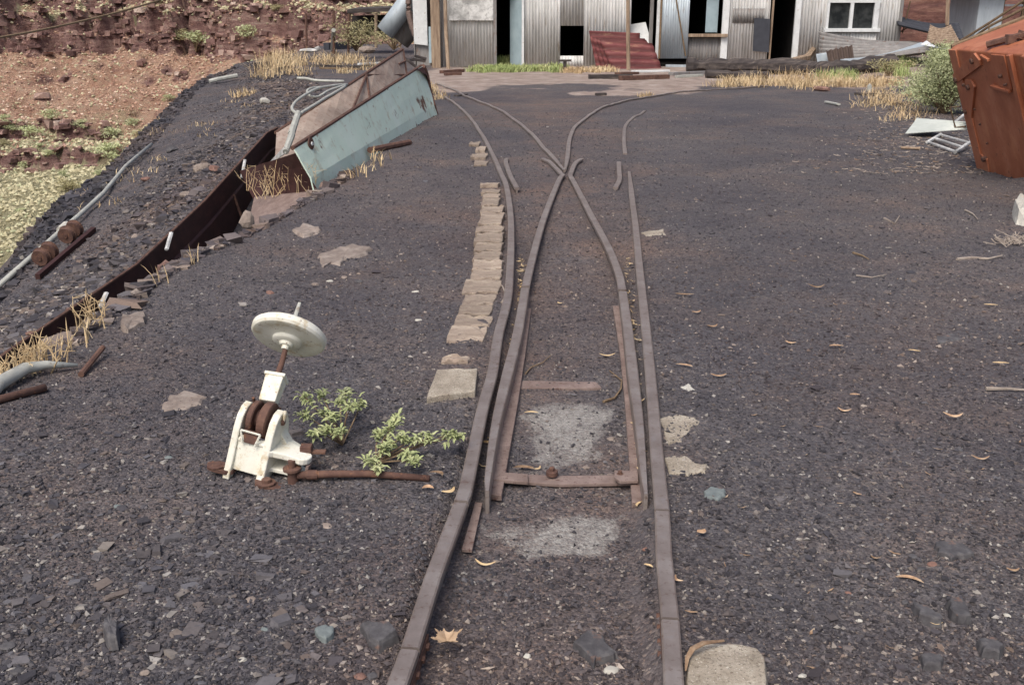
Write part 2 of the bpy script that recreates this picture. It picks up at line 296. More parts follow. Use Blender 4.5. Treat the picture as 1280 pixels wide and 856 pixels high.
M['darkboard'] = pm('slate_dark_board', [(.3, (.035, .038, .048)), (.7, (.06, .064, .078))], 6, .6)
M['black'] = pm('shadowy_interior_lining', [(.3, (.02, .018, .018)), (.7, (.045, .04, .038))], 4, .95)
M['brownsheet'] = pm('brown_corrugated_offcut', [(.3, (.055, .038, .032)), (.7, (.11, .08, .065))], 5, .8)
M['orange'] = pm('scuffed_orange_enamel', [(.3, (.30, .098, .050)), (.5, (.38, .13, .065)), (.7, (.47, .20, .115))], 4, .5, 0, [(9, .645, .03, (.14, .05, .03)), (38, .665, .025, (.07, .03, .022)), (3, .66, .1, (.48, .20, .10))], 80, .25, .002, .4, stretch=(1, 1, .6))
M['pipe'] = pm('pale_grey_pipe', [(.3, (.33, .33, .30)), (.7, (.50, .51, .46))], 8, .6, .1, [(30, .63, .05, (.26, .22, .18))], 90, .2, .002)
M['straw'] = pm('dry_straw', [(.3, (.40, .27, .14)), (.5, (.58, .44, .26)), (.7, (.70, .58, .38))], 3, .9, 0, (), 60, .1)
M['grass'] = pm('fresh_green_grass', [(.3, (.22, .28, .09)), (.5, (.36, .43, .17)), (.7, (.54, .52, .28))], 2, .8, 0, (), 60, .1)
M['weed'] = pm('downy_weed_leaf', [(.3, (.22, .26, .11)), (.5, (.35, .39, .19)), (.7, (.50, .51, .30))], 22, .8, 0, (), 60, .1, rand=.15)
M['bush'] = pm('grey_green_scrub_leaf', [(.3, (.34, .37, .19)), (.5, (.47, .51, .28)), (.7, (.58, .60, .38))], 3, .85, 0, (), 60, .1, rand=.3)
M['olive'] = pm('olive_scrub_leaf', [(.3, (.25, .23, .12)), (.6, (.42, .38, .21)), (.8, (.52, .46, .28))], 2, .85, 0, (), 60, .1, rand=.2)
M['stem'] = pm('dry_stem', [(.3, (.12, .08, .05)), (.7, (.26, .19, .12))], 20, .9)
M['leaf'] = pm('dead_gum_leaf', [(.3, (.20, .115, .07)), (.5, (.36, .24, .15)), (.7, (.52, .42, .30))], 30, .8, 0, (), 120, .2, .001, rand=.9)
M['mapleleaf'] = pm('tan_lobed_leaf', [(.3, (.33, .225, .14)), (.7, (.50, .37, .25))], 40, .75, 0, (), 150, .3, .001)
M['slate'] = pm('slate_rock', [(.3, (.050, .047, .050)), (.5, (.085, .081, .085)), (.7, (.14, .135, .135))], 26, .8, 0, [(20, .66, .06, (.20, .12, .09))], 90, .5, .003, rand=.25)
M['slateblue'] = pm('blue_grey_slate', [(.3, (.12, .14, .14)), (.7, (.21, .24, .235))], 20, .7, 0, (), 90, .4, .002)
M['redrock'] = pm('red_brown_rock', [(.3, (.13, .075, .06)), (.5, (.22, .125, .10)), (.7, (.32, .20, .16))], 12, .9, 0, [(20, .64, .06, (.12, .11, .11))], 90, .6, .004, rand=.3)
M['tanrock'] = pm('tan_sandy_rock', [(.3, (.17, .135, .115)), (.5, (.25, .205, .175)), (.7, (.35, .30, .26))], 14, .95, 0, [(60, .62, .05, (.16, .12, .10))], 90, .6, .004, rand=.25)
M['palerock'] = pm('pale_stone', [(.3, (.38, .36, .31)), (.7, (.58, .56, .50))], 30, .9, 0, (), 90, .5, .003, rand=.2)
M['twig'] = pm('bleached_twig', [(.3, (.22, .18, .15)), (.7, (.44, .38, .32))], 20, .9)
m, nt, b, v = newmat('dusty_window_glass'); b.inputs['Base Color'].default_value = (.03, .035, .04, 1); b.inputs['Roughness'].default_value = .15
nt.links.new(ramp(nt, nz(nt, v, 3, 5), [(.4, (.015, .018, .02)), (.8, (.08, .085, .085))]), b.inputs['Base Color']); M['glass'] = m
m, nt, b, v = newmat('cliff_rock_near')
mp = nt.nodes.new('ShaderNodeMapping'); mp.inputs['Scale'].default_value = (.5, .5, 4.0); nt.links.new(v, mp.inputs[0])
c = ramp(nt, nz(nt, mp.outputs[0], 1.2, 8, .75), [(.3, (.06, .03, .027)), (.46, (.18, .078, .062)), (.58, (.27, .135, .10)), (.72, (.42, .28, .21))])
nt.links.new(c, b.inputs['Base Color']); b.inputs['Roughness'].default_value = .95; bump(nt, b, nz(nt, mp.outputs[0], 3, 8, .8), 1, .25); M['cliff'] = m
# ============================================================ THE SETTING
def axis(*segs):
    out = []
    for a, b_, st in segs: out += list(np.arange(a, b_ - 1e-6, st))
    return np.array(out + [segs[-1][1]])
def sheet_grid(xs, ys, f):
    X, Y = np.meshgrid(xs, ys); Z = f(X, Y); V = np.stack([X, Y, Z], -1).reshape(-1, 3); n, m_ = len(ys), len(xs)
    i = np.arange(n - 1)[:, None] * m_ + np.arange(m_ - 1)[None]; F = np.stack([i, i + 1, i + m_ + 1, i + m_], -1).reshape(-1, 4)
    return V, F
xs = axis((-34, -12, 1.), (-12, -3.2, .11), (-3.2, 3, .045), (3, 8, .12), (8, 36, .6)); ys = axis((-6, 1, .35), (1, 9, .045), (9, 20, .12), (20, 54, .4))
V, F = sheet_grid(xs, ys, H)
x, y = V[:, 0], V[:, 1]
nse = fbm(x * .6, y * .6, 5)
dirt = sm((y + nse * 4 - 20.3) / 2.2) * sm((x + 3) / 1.5)
dirt = np.maximum(dirt, sm((y - 19) / 4) * sm((x - 6.5 - nse * 3) / 1.2) * .8)
rl = I(y, [0, 2.3, 3, 4, 6, 8, 12, 16], [-.3, -.3, -.2, -.08, 0, 0, -.1, -.6]); rr = I(y, [0, 2.3, 4, 6, 8, 12, 20], [.3, .4, .55, .75, .95, 1.35, 2.2])
brown = sm((x - rl + .25 + nse) / .3) * sm((rr + .15 - x + nse) / .4) * sm((22 - y) / 5)
brown = np.maximum(brown, .45 * sm((y - 3) / 6) * sm((14 - y) / 5) * sm((1.2 - x) / 1.) * sm((x + 2.5) / .5))
brown = np.maximum(brown, 1.3 * sm((x - crest(y) + .55) / .2) * sm((crest(y) + .12 + nse * .5 - x) / .2) * sm((y - 4.3) / .6) * sm((8 - y) / 1.)) 
cc = np.zeros_like(x)
def blob(px0, px1, py0, py1, v=1.):
    a, b_ = G(px0, py1), G(px1, py0); c1, c2 = G(px1, py1), G(px0, py0)
    fy = (y - a.y) / (b_.y - a.y); xl_ = a.x + (c2.x - a.x) * fy; xr_ = c1.x + (b_.x - c1.x) * fy
    fx = (x - xl_) / (xr_ - xl_); ed = np.minimum(np.minimum(fx, 1 - fx), np.minimum(fy, 1 - fy)); e = sm((ed + fbm(x * 7, y * 7) * .4 + .08) / .35)
    global cc; cc = np.maximum(cc, e * v)
blob(640, 782, 486, 588, .78); blob(600, 800, 622, 690, .74)
slope = sm((wallx(y) - x) / .6) * sm((brkx(y) * .35 + wallx(y) * .65 - x) / -.4 + 1) * (x < wallx(y))
npmesh('ground', V, F, M['ground'], attrs={'dirt': ('POINT', dirt), 'brown': ('POINT', brown), 'conc': ('POINT', cc), 'slope': ('POINT', slope)}, smooth=True, kind='structure')
xs = axis((-400, -90, 10), (-90, 14, .42), (14, 60, 2), (60, 400, 20)); ys = axis((-80, 50, 4), (50, 80, .8), (80, 150, .34), (150, 220, 2), (220, 600, 20))
V, F = sheet_grid(xs, ys, lambda X, Y: hill(X, Y) - 6 * sm((54 - Y) / 10) * sm((X + 34) / 4))
HV = V
npmesh('hillside', V, F, M['hill'], smooth=True, kind='structure')
# near rock cutting behind the right end of the shed
def cut(X, Y):
    w = Y + fbm(X * .35, Y * .1, 4) * 2.4 - 41.5
    z = I(w, [-2, 0, .3, 1.2, 1.5, 2.4, 2.7, 4, 4.3, 8, 12, 30], [-.3, 0, 1.0, 1.1, 1.9, 2.1, 3.1, 3.3, 4.6, 5.5, 8, 14])
    return z * sm((X - 6) / 3) + fbm(X * 1.1, Y * 1.1, 5) * .35 - .1
V, F = sheet_grid(axis((6, 48, .22)), axis((39, 47, .16), (47, 75, 1)), cut)
npmesh('rock_cutting', V, F, M['cliff'], smooth=True, kind='structure')

# ---------------------------------------------------------------- rails survey
def gz(y): return .030 if y < 9 else .030
RT = .032
def raypts(pp): return [G(px, py, RT) for px, py in pp]
def catmull(P, n=6):
    out = []; Q = [P[0] * 2 - P[1]] + P + [P[-1] * 2 - P[-2]]
    for i in range(1, len(Q) - 2):
        for k in range(n):
            t = k / n; a, b_, c_, d = Q[i - 1], Q[i], Q[i + 1], Q[i + 2]
            out.append(.5 * ((2 * b_) + (c_ - a) * t + (2 * a - 5 * b_ + 4 * c_ - d) * t * t + (3 * b_ - a - 3 * c_ + d) * t ** 3))
    return out + [P[-1]]
RAILS = {
 'l0': [(486, 880), (511.5, 811)], 'l1': [(512.5, 808), (541, 719), (575.3, 628)],
 'l2': [(576.3, 625), (583.5, 602), (603, 510), (615.5, 464), (623, 417), (634, 375), (637.3, 340), (638.8, 300), (638, 265), (633, 232), (626, 215), (609, 178), (597, 160), (584, 142), (567, 127), (548, 115), (536, 109)],
 'r0': [(845, 900), (838, 774)], 'r1': [(837.8, 771), (830, 692.5), (828, 638)], 'r2': [(827.8, 636), (821, 564), (815, 489.5), (808, 415), (800, 340), (794.6, 282), (790.6, 251), (786.5, 214)],
 'cl': [(657, 357), (662, 336), (674.6, 288), (686, 255), (699, 224), (703.5, 218), (697, 211), (687, 201.5), (678, 197.5)],
 'cr': [(778, 361.5), (773, 339), (759.6, 306), (738, 266), (728, 247), (718, 228), (712.5, 218.5), (716.5, 208), (720, 202), (727, 197.5)],
 'fl': [(705.5, 212), (680, 183), (657.5, 160), (635, 143), (607, 128), (584, 119.5), (565, 111), (545, 104)],
 'fr': [(706.5, 211), (709.5, 194), (712, 174), (718, 160), (728, 149), (745, 138), (767, 129), (795, 122.5), (823, 117.5), (860, 113.5), (905, 110.5), (960, 108)],
 'kl': [(633.5, 197.5), (632.5, 203), (638, 219), (646, 234)], 'kr': [(773.6, 201), (774, 212), (774.3, 224), (769.5, 233.5)],
 'or': [(781.5, 190), (780, 170), (782.6, 155), (792, 145.5), (806, 138.5)],
}
def railmesh(P, wt=.045, h=.082, top=None, wfn=None, deep=True):
    mb = MB(); n = len(P); rows = []
    for i, p in enumerate(P):
        d = (P[min(i + 1, n - 1)] - P[max(i - 1, 0)]); d.z = 0; d.normalize(); r = Vector((d.y, -d.x, 0)); w = (wfn(i / (n - 1)) if wfn else wt) / 2
        pr = [(-w * .3, -h), (-w * .35, -.030), (-w, -.022), (-w, -.004), (-w * .8, 0), (w * .8, 0), (w, -.004), (w, -.022), (w * .35, -.030), (w * .3, -h)]
        if not deep: pr = [(-w, -h), (-w, -.02), (-w, -.004), (-w * .8, 0), (w * .8, 0), (w, -.004), (w, -.02), (w, -h)]
        rows.append([p + r * a + Vector((0, 0, b_)) for a, b_ in pr])
    mb.grid(rows); m_ = len(rows[0]); mb.f.append(tuple(range(m_))); mb.f.append(tuple(range((n - 1) * m_, n * m_))[::-1]); return mb
def foot(P, w=.095, z=-.075):
    mb = MB(); rows = []; n = len(P)
    for i, p in enumerate(P):
        d = (P[min(i + 1, n - 1)] - P[max(i - 1, 0)]); d.z = 0; d.normalize(); r = Vector((d.y, -d.x, 0))
        rows.append([p + r * a + Vector((0, 0, b_)) for a, b_ in ((-w / 2, z - .012), (-w / 2, z), (w / 2, z), (w / 2, z - .012))])
    mb.grid(rows); return mb
RL = {
 'l0': 'nearest length of worn left rail, cut off by the bottom edge below the first joint', 'l1': 'short length of left rail between two open joints, beside the lobed dead leaf',
 'l2': 'long curving left stock rail running past the tan sleeper ends to the mint chute',
 'r0': 'nearest length of right rail beside the rounded concrete block', 'r1': 'right rail length between the two joints, left of the small blue grey stone', 'r2': 'long right stock rail from the upper joint to a broken tapering end beyond the crossing',
 'cl': 'closure rail left of the crossing ending in a flared wing tip bent to the left', 'cr': 'closure rail right of the crossing ending in a flared wing tip bent to the right',
 'fl': 'rail leaving the crossing nose and curving away left towards the chute', 'fr': 'rail leaving the crossing nose and curving away right into the straw grass',
 'kl': 'short flared guard rail beside the left curving rail near the crossing', 'kr': 'short guard rail with bent foot standing left of the broken right rail', 'or': 'half buried curved rail piece beyond the guard rail, right branch'}
ROBJ = {}; RPATH = {}
for k, pp in RAILS.items():
    P = raypts(pp)
    if k in ('cl', 'cr'):   # keep the sharp knuckle of the wing rail
        kn = 5 if k == 'cl' else 6; A = catmull(P[:kn + 1 - 0]); B = catmull(P[kn:]); P = A + B[1:]
    elif len(P) > 3: P = catmull(P)
    for p in P:
        if p.y > 9: p.z = p.z + (Hf(p.x, p.y) + .030 - p.z) * min(1, (p.y - 9) / 3)
    if k == 'or':
        for i, p in enumerate(P): p.z -= .012
    RPATH[k] = P
    wf = None
    if k == 'r2': wf = lambda t: .045 if t < .9 else .045 * (1 - .45 * (t - .9) / .1)
    if k in ('fl', 'fr'): wf = lambda t: .024 + .023 * min(1, t * 14)
    ro = empty('rail', base_of(P), RL[k], 'rail', 'rails of the mine tramway turnout')
    railmesh(P, wfn=wf).build('rail_head', M['rail'], ro)
    foot(P, .095, -.088).build('rail_foot', M['rust'], ro); ROBJ[k] = ro
# fishplates at the near joints
for k, side in (('l0', 1), ('r0', -1)):
    for q in ((RPATH[k][-1],) if k == 'l0' else (RPATH[k][-1],)):
        d = (RPATH[k][-1] - RPATH[k][0]).normalized(); r = Vector((d.y, -d.x, 0)) * side; c_ = q + r * .018 + Vector((0, 0, -.047))
        rt = Matrix((r, d, Vector((0, 0, 1)))).transposed()
        fp = MB().box(c_, (.010, .22, .030), rt).build('fishplate', M['rust'], ROBJ[k])
        for o in (-.08, -.03, .03, .08):
            MB().lathe(c_ + d * o, r, [(.004, .010), (.012, .010), (.013, .008)], 6).build('bolt', M['rust'], fp)
# switch blades: planed to a knife edge against the stock rails
def blade(pp, key, label, base_pp):
    P = catmull(raypts(pp), 6)
    ro = empty('point_rail', base_of(P), label, 'point rail', 'blades of the points')
    railmesh(P, h=.085, deep=False, wfn=lambda t:   .012 + .034 * min(1, max(0, 1 - t) * 1.6)).build('blade_rail', M['rail'], ro)
    Q = [G(a, b_, -.024) for a, b_ in base_pp]; mb = MB(); n = len(Q) // 2; L_ = Q[:n]; R_ = Q[n:]
    mb.grid([[a + Vector((0, 0, -.02)), a, b_, b_ + Vector((0, 0, -.02))] for a, b_ in zip(L_, R_)]); mb.f += [(0, 1, 2, 3), tuple(range((n - 1) * 4, n * 4))]
    mb.build('blade_foot', M['rustred'], ro, bevel=.002)
    RPATH[key] = P; return ro
bl = blade([(656.6, 359.5), (647, 415), (633, 471), (620, 527), (610.5, 590), (609, 613)], 'bl', 'left tapering switch blade lying beside the left stock rail, pale worn top',
           [(655, 385), (642, 440), (630, 500), (612, 617), (664, 385), (657, 440), (648, 500), (627, 619)])
brd = blade([(778.5, 364), (785.5, 415), (792, 471), (799, 527), (804, 583), (807.5, 617)], 'br', 'right tapering switch blade lying beside the right stock rail, pale worn top',
            [(766, 382), (775, 440), (781, 500), (790, 628), (776, 382), (790, 440), (797, 500), (806, 626)])
def flat(px, z=-.03, t=.012):      # flat bar from photo quad
    P = [G(a, b_, z) for a, b_ in px]; return MB().prism([p + Vector((0, 0, -t)) for p in P], (0, 0, t))
sb = empty('stretcher_bar', G(700, 597, -.04), 'flat rusty stretcher bar across the track joining both blade tips', 'stretcher bar')
flat([(608, 588), (660, 592), (660, 602), (606, 598)], -.020).build('bar_end', M['rustred'], sb, bevel=.002)
flat([(640, 592), (700, 594), (795, 593), (797, 603), (700, 605), (640, 601)], -.030).build('bar', M['rustred'], sb, bevel=.002)
flat([(768, 587), (797, 588), (798, 600), (775, 601), (768, 596)], -.006).build('bar_end', M['rustred'], sb, bevel=.002)
for px, py, r in ((690, 590, .020), (775, 594, .013)):
    c_ = G(px, py, -.012); w_ = MB().lathe(c_, (0, 0, 1), [(-.01, r), (.004, r), (.006, r * .9), (.006, .001)], 18).build('washer', M['rust'], sb)
    MB().lathe(c_ + Vector((0, 0, .006)), (0, 0, 1), [(0, r * .5), (.010, r * .5), (.012, r * .4)], 6).build('nut', M['rust'], w_)
thing(flat([(651, 475.5), (745, 477), (752, 484.5), (649, 485)], -.040, .02), 'tie_bar', M['rustred'], 'buried cross bar between the blades showing a brown edge above speckled concrete', 'tie bar', bevel=.002)
thing(flat([(594, 627), (603, 628), (590, 687), (577, 686)], -.028, .01), 'slide_plate', M['rustred'], 'reddish rusty slide plate inside the left rail just below the joint', 'slide plate', bevel=.001)

# sleeper ends along the left rail
SL = [(533, 597, 460, 496), (551, 588, 444, 451), (558, 609, 407, 426), (566, 616, 393, 406.5), (572, 616, 381, 391.5), (577, 621, 366.5, 379.5), (577, 627, 349, 364.5), (588, 629, 337, 347.5), (589, 631, 324.5, 335.5),
      (590, 628, 314.5, 323.5), (592, 630, 303, 313), (592, 631, 290, 301.5), (594, 631, 282, 288.5), (597, 631, 266, 279), (600, 631, 257, 265), (601, 626, 247, 256), (603, 626, 241.8, 246), (601, 626, 236.5, 240), (600, 625, 227.5, 230), (592, 611, 200, 206), (588, 610, 191.5, 196.5), (594, 609, 183, 187), (586, 601, 177.5, 180)]
ordn = ['nearest', 'second', 'third', 'fourth', 'fifth', 'sixth', 'seventh', 'eighth', 'ninth', 'tenth', 'eleventh', 'twelfth', 'thirteenth', 'fourteenth', 'fifteenth', 'sixteenth', 'seventeenth', 'eighteenth']
for i, (a, b_, c_, d) in enumerate(SL):
    sk = 0 if i == 0 else .35 * (d - c_)
    P = []; zt = .032 if i == 0 else .028
    edge = [(a + sk + 4 if i == 0 else a + sk, c_), (b_, c_ + random.uniform(-.5, .5)), (b_ - 2 - sk * .5, d - .02 * (d - c_)), (a, d)]
    if i == 0: edge = [(546, 461), (597, 460), (594, 488), (533, 496)]
    n = 0
    for j in range(4):
        p0, p1 = edge[j], edge[(j + 1) % 4]; k_ = 6 if j % 2 == 0 else 3
        for q in range(k_):
            t = q / k_; amp = (.12 * (d - c_) if i else .4) * (0 if q == 0 else 1)
            P.append(G(p0[0] + (p1[0] - p0[0]) * t + random.uniform(-amp, amp) * 1.2, p0[1] + (p1[1] - p0[1]) * t + random.uniform(-amp, amp) * .6, zt))
    base = [p + Vector((0, 0, -.09)) for p in P]
    if i == 0: lab = 'nearest squared tan concrete sleeper end, thick slab beside the left rail above the green weeds'
    elif i == 1: lab = 'thin half buried tan sleeper edge just beyond the squared concrete slab'
    elif i < 19: lab = '%s tan sleeper end beside the left rail, counted from the squared slab' % ordn[i - 1]
    else: lab = ['nearest', 'second', 'third', 'farthest'][i - 19] + ' of the four pale sleeper ends left of the rail beyond the short guard rail'
    mb = MB().prism(base, (0, 0, .09)); top = len(P)
    for j in range(top, 2 * top): v_ = mb.v[j]; mb.v[j] = (v_[0], v_[1], v_[2] + random.uniform(-.008, .004) * (1 if i else .4))
    thing(mb, 'sleeper_end', M['concrete' if i == 0 else 'sleeper'], lab, 'sleeper', 'sleeper ends along the left rail', bevel=.005)

# ---------------------------------------------------------------- gravel (uncountable)
rs = np.random.RandomState(11)
allseg = np.concatenate([np.array([[a.x, a.y, b_.x, b_.y] for a, b_ in zip(P[:-1], P[1:])]) for P in RPATH.values()])
def raildist(x, y):
    d = np.full(len(x), 9.)
    for a0, a1, b0, b1 in allseg:
        dx, dy = b0 - a0, b1 - a1; t = np.clip(((x - a0) * dx + (y - a1) * dy) / (dx * dx + dy * dy + 1e-9), 0, 1)
        d = np.minimum(d, np.hypot(x - a0 - t * dx, y - a1 - t * dy))
    return d
OCT = np.array([(1, 0, 0), (-1, 0, 0), (0, 1, 0), (0, -1, 0), (0, 0, 1), (0, 0, -1)], float); OF = np.array([(0, 2, 4), (2, 1, 4), (1, 3, 4), (3, 0, 4), (2, 0, 5), (1, 2, 5), (3, 1, 5), (0, 3, 5)])
BOXV = np.array([(a, b_, c_) for c_ in (-1, 1) for b_ in (-1, 1) for a in (-1, 1)], float); BF = np.array([(0, 2, 3, 1), (4, 5, 7, 6), (0, 1, 5, 4), (2, 6, 7, 3), (0, 4, 6, 2), (1, 3, 7, 5)])
def chips(name, x, y, s, mat, tint, warm=0., base=OCT, faces=OF, flatten=(.25, .8), lift=.3, jit=.45, **tags):
    n = len(x); z = H(x, y)
    keep_ = None
    V = base[None] + rs.uniform(-jit, jit, (n, len(base), 3))
    V *= (s[:, None] * np.stack([rs.uniform(.7, 1.4, n), rs.uniform(.6, 1., n), rs.uniform(*flatten, n)], 1))[:, None, :]
    # lean then spin
    a = rs.uniform(-.35, .35, n); ca, sa = np.cos(a)[:, None], np.sin(a)[:, None]; Y_, Z_ = V[..., 1] * ca - V[..., 2] * sa, V[..., 1] * sa + V[..., 2] * ca
    b_ = rs.uniform(0, 6.283, n); cb, sb_ = np.cos(b_)[:, None], np.sin(b_)[:, None]; X_ = V[..., 0]
    V = np.stack([X_ * cb - Y_ * sb_ + x[:, None], X_ * sb_ + Y_ * cb + y[:, None], Z_ + (z + s * lift)[:, None]], -1)
    Fc = faces[None] + (np.arange(n) * len(base))[:, None, None]
    return npmesh(name, V.reshape(-1, 3), Fc.reshape(-1, faces.shape[1]), mat, attrs={'tint': ('FACE', np.repeat(tint, len(faces))), 'warm': ('FACE', np.repeat(np.clip(sm((fbm(x * .7, y * .7, 5) + .12) / .35) * .7 + warm, 0, 1), len(faces)))}, **tags)
def sample(n, y0, y1, x0, x1, pw=1.):
    u = rs.rand(n); y = (y0 ** -pw + u * (y1 ** -pw - y0 ** -pw)) ** (-1 / pw); x = rs.uniform(x0, x1, n) * (.6 * y + .7); return x, y
n = 165000; x, y = sample(n, 1.55, 16, -1, 1, 1.0)
s = np.exp(rs.normal(math.log(.0036), .45, n)) * np.maximum(1, (y / 3.2) ** .5); s = np.clip(s, .0018, .011)
cq = np.zeros(len(x)); onslp = np.zeros(len(x), bool)
for (a, b_, c_, d) in SL:
    q0, q1, q2 = G(a + 3, d), G(b_ - 1, d), G(b_, c_); onslp |= (y > q0.y) & (y < q2.y) & (x > q0.x) & (x < q1.x)
for (p0, p1, q0, q1, k_) in ((640, 782, 486, 588, .62), (600, 800, 622, 690, .7)):
    A_, B_ = G(p0, q1), G(p1, q0); ux, uy = (x - A_.x) / (G(p1, q1).x - A_.x), (y - A_.y) / (B_.y - A_.y); ed = np.minimum(np.minimum(ux, 1 - ux), np.minimum(uy, 1 - uy)); cq = np.maximum(cq, k_ * 1.3 * sm((ed + fbm(x * 7, y * 7) * .5 + .05) / .3))
ok = (raildist(x, y) > .032 + s * .6) & (rs.rand(len(x)) > cq) & ~(onslp & (rs.rand(len(x)) > .06)) & (x > -9) & ~((x > wallx(y)) & (x < wallx(y) + .25) & (y > 4) & (y < 17))
x, y, s = x[ok], y[ok], s[ok]
chips('gravel', x, y, s, M['chips'], np.maximum(np.where(rs.rand(len(x)) < .07, rs.uniform(.9, 1., len(x)), rs.beta(1.05, 1.6, len(x))), .34 * sm((y - 2.4) / 3) * (.8 + .4 * rs.rand(len(x)))), 0., flatten=(.45, .95), kind='stuff')
# bigger slate flakes, thicker on the left in the foreground
n = 9500; x, y = sample(n, 1.6, 12, -1, 1, 1.2)
dens = np.clip(.12 + sm((-.25 - x) / .5) * .75 * sm((4.2 - y) / 1.2) + sm((-2 - x) / .3) * .9, 0, 1) * np.where((x > -.35) & (x < .45), .25, 1)
s = np.exp(rs.normal(math.log(.0063), .45, n)) * np.maximum(1, (y / 3.5) ** .6); s = np.clip(s, .005, .020)
ok = (rs.rand(n) < dens) & (raildist(x, y) > .04 + s) & ~((x > wallx(y) - .05) & (x < wallx(y) + .25) & (y > 4))
x, y, s = x[ok], y[ok], s[ok]
chips('slate_flakes', x, y, s, M['chips'], np.where(rs.rand(len(x)) < .34, rs.uniform(.72, .985, len(x)), rs.beta(1.5, 1.5, len(x)) * .9 + .06), 0., BOXV, BF, (.15, .45), .25, .5, kind='stuff')
# rubble on the tip slope and coarse stones on the far flank
n = 52000; y = 4 + 30 * rs.rand(n) ** 1.5; xw, xb = wallx(y), brkx(y); t = rs.rand(n); x = xw - .03 + (xb - .6 - xw) * t
s = np.exp(rs.normal(math.log(.011), .55, n)); s = np.clip(s, .006, .055) * (1 - .62 * sm((t - .25) / .4))
chips('slope_rubble', x, y, s, M['chips'], np.clip(rs.beta(1.5, 1.3, n), 0, 1), .25 * (1 - t), BOXV, BF, (.2, .6), .2, .5, kind='stuff')
n = 11000; y = 4.3 + 5.2 * rs.rand(n); x = crest(y) - .42 + .5 * rs.rand(n) ** 1.2; s = np.clip(np.exp(rs.normal(math.log(.013), .5, n)), .006, .06)
chips('crest_rubble', x, y, s, M['chips'], np.clip(rs.beta(2.4, 1.3, n) * .99, 0, .99), .8 * rs.rand(n), BOXV, BF, (.3, .7), .2, .5, kind='stuff')

n = 9000; y = 6 + 26 * rs.rand(n) ** 1.4; x = brkx(y) + .25 - 1.3 * rs.rand(n); s = np.clip(np.exp(rs.normal(math.log(.02), .5, n)), .010, .07)
chips('edge_rubble', x, y, s, M['chips'], rs.beta(1.2, 2.6, n), 0., BOXV, BF, (.3, .7), .2, .5, kind='stuff')
# ============================================================ SWITCH STAND
V3 = Vector
O = G(305, 594, 0.0)
st = empty('switch_stand', O, 'cream painted cast iron switch stand with a round counterweight disc on its lever', 'switch stand')
yaw = R(-12); Rm = Matrix.Rotation(yaw, 3, 'Z') @ Matrix.Rotation(R(11), 3, 'Y'); ex, ey, eu = Rm.col[0].copy(), Rm.col[1].copy(), Rm.col[2].copy(); ez = V3((0, 0, 1))
def L(a, b_, c_): return O + ex * a + ey * b_ + eu * c_
def cheek(x0, w, name):
    # profile in (depth, height): foot forward, arching up to a rounded head, then sloping back
    prof = [(-.020, -.02), (-.018, .0), (.0, .045), (.015, .10), (.030, .155), (.050, .195), (.080, .222), (.115, .228), (.145, .210), (.165, .170), (.172, .12), (.185, .05), (.19, -.02), (.04, -.02), (.032, .0), (.012, .0)]
    prof = [(-.022, -.02), (-.020, .0), (-.004, .05), (.010, .10), (.024, .150), (.042, .188), (.070, .212), (.100, .216), (.128, .200), (.148, .165), (.160, .12), (.175, .05), (.185, -.02)]
    mb = MB().prism([L(x0, a, b_) for a, b_ in prof], ex * w); return mb.build(name, M['white'], st, bevel=.0045)
cheek(-.066, .024, 'cheek'); ck = cheek(.048, .027, 'cheek')
# thin lip along the cheek fronts
mb = MB().prism([L(-.043, .000, .012), L(.051, .000, .012), L(.051, .022, .112), L(-.043, .022, .112)], ey * .012)
mb.build('front_plate', M['white'], st, bevel=.003)
MB().prism([L(-.043, .018, .108), L(.051, .018, .108), L(.051, .036, .116), L(-.043, .036, .116)], eu * .010).build('front_ledge', M['white'], st, bevel=.003)
# pivot drum between the cheeks
pc = L(.003, .088, .172)
dr = MB()
for o, r, w in ((-.034, .056, .020), (.006, .062, .030)): dr.lathe(pc + ex * o, ex, [(0, r * .93), (.003, r), (w - .003, r), (w, r * .93)], 28)
dr.lathe(pc + ex * -.044, ex, [(0, .03), (.09, .03)], 16); dr.build('pivot_drum', M['rust'], st, smooth=False)
MB().prism([L(-.030, .022, .150), L(.030, .022, .150), L(.018, .012, .112), L(-.018, .012, .112)], ey * .014).build('catch_plate', M['rust'], st, bevel=.002)
for pts in ([(-.034, .016, .152), (-.022, .008, .110)], [(.034, .016, .152), (.022, .008, .110)], [(-.034, .016, .152), (.034, .016, .152)]):
    MB().tube([L(*p) for p in pts], .0035, 6).build('catch_rim', M['white'], st)
MB().lathe(ck.matrix_world @ V3((0, 0, 0)) * 0 + L(.074, .088, .182), ex, [(-.002, .013), (.006, .013), (.010, .009)], 8).build('pivot_bolt', M['rust'], ck)
MB().tube([L(.080, .086, .185), L(.081, .088, .215), L(.079, .092, .222)], .005, 6).build('pin', M['white'], ck)
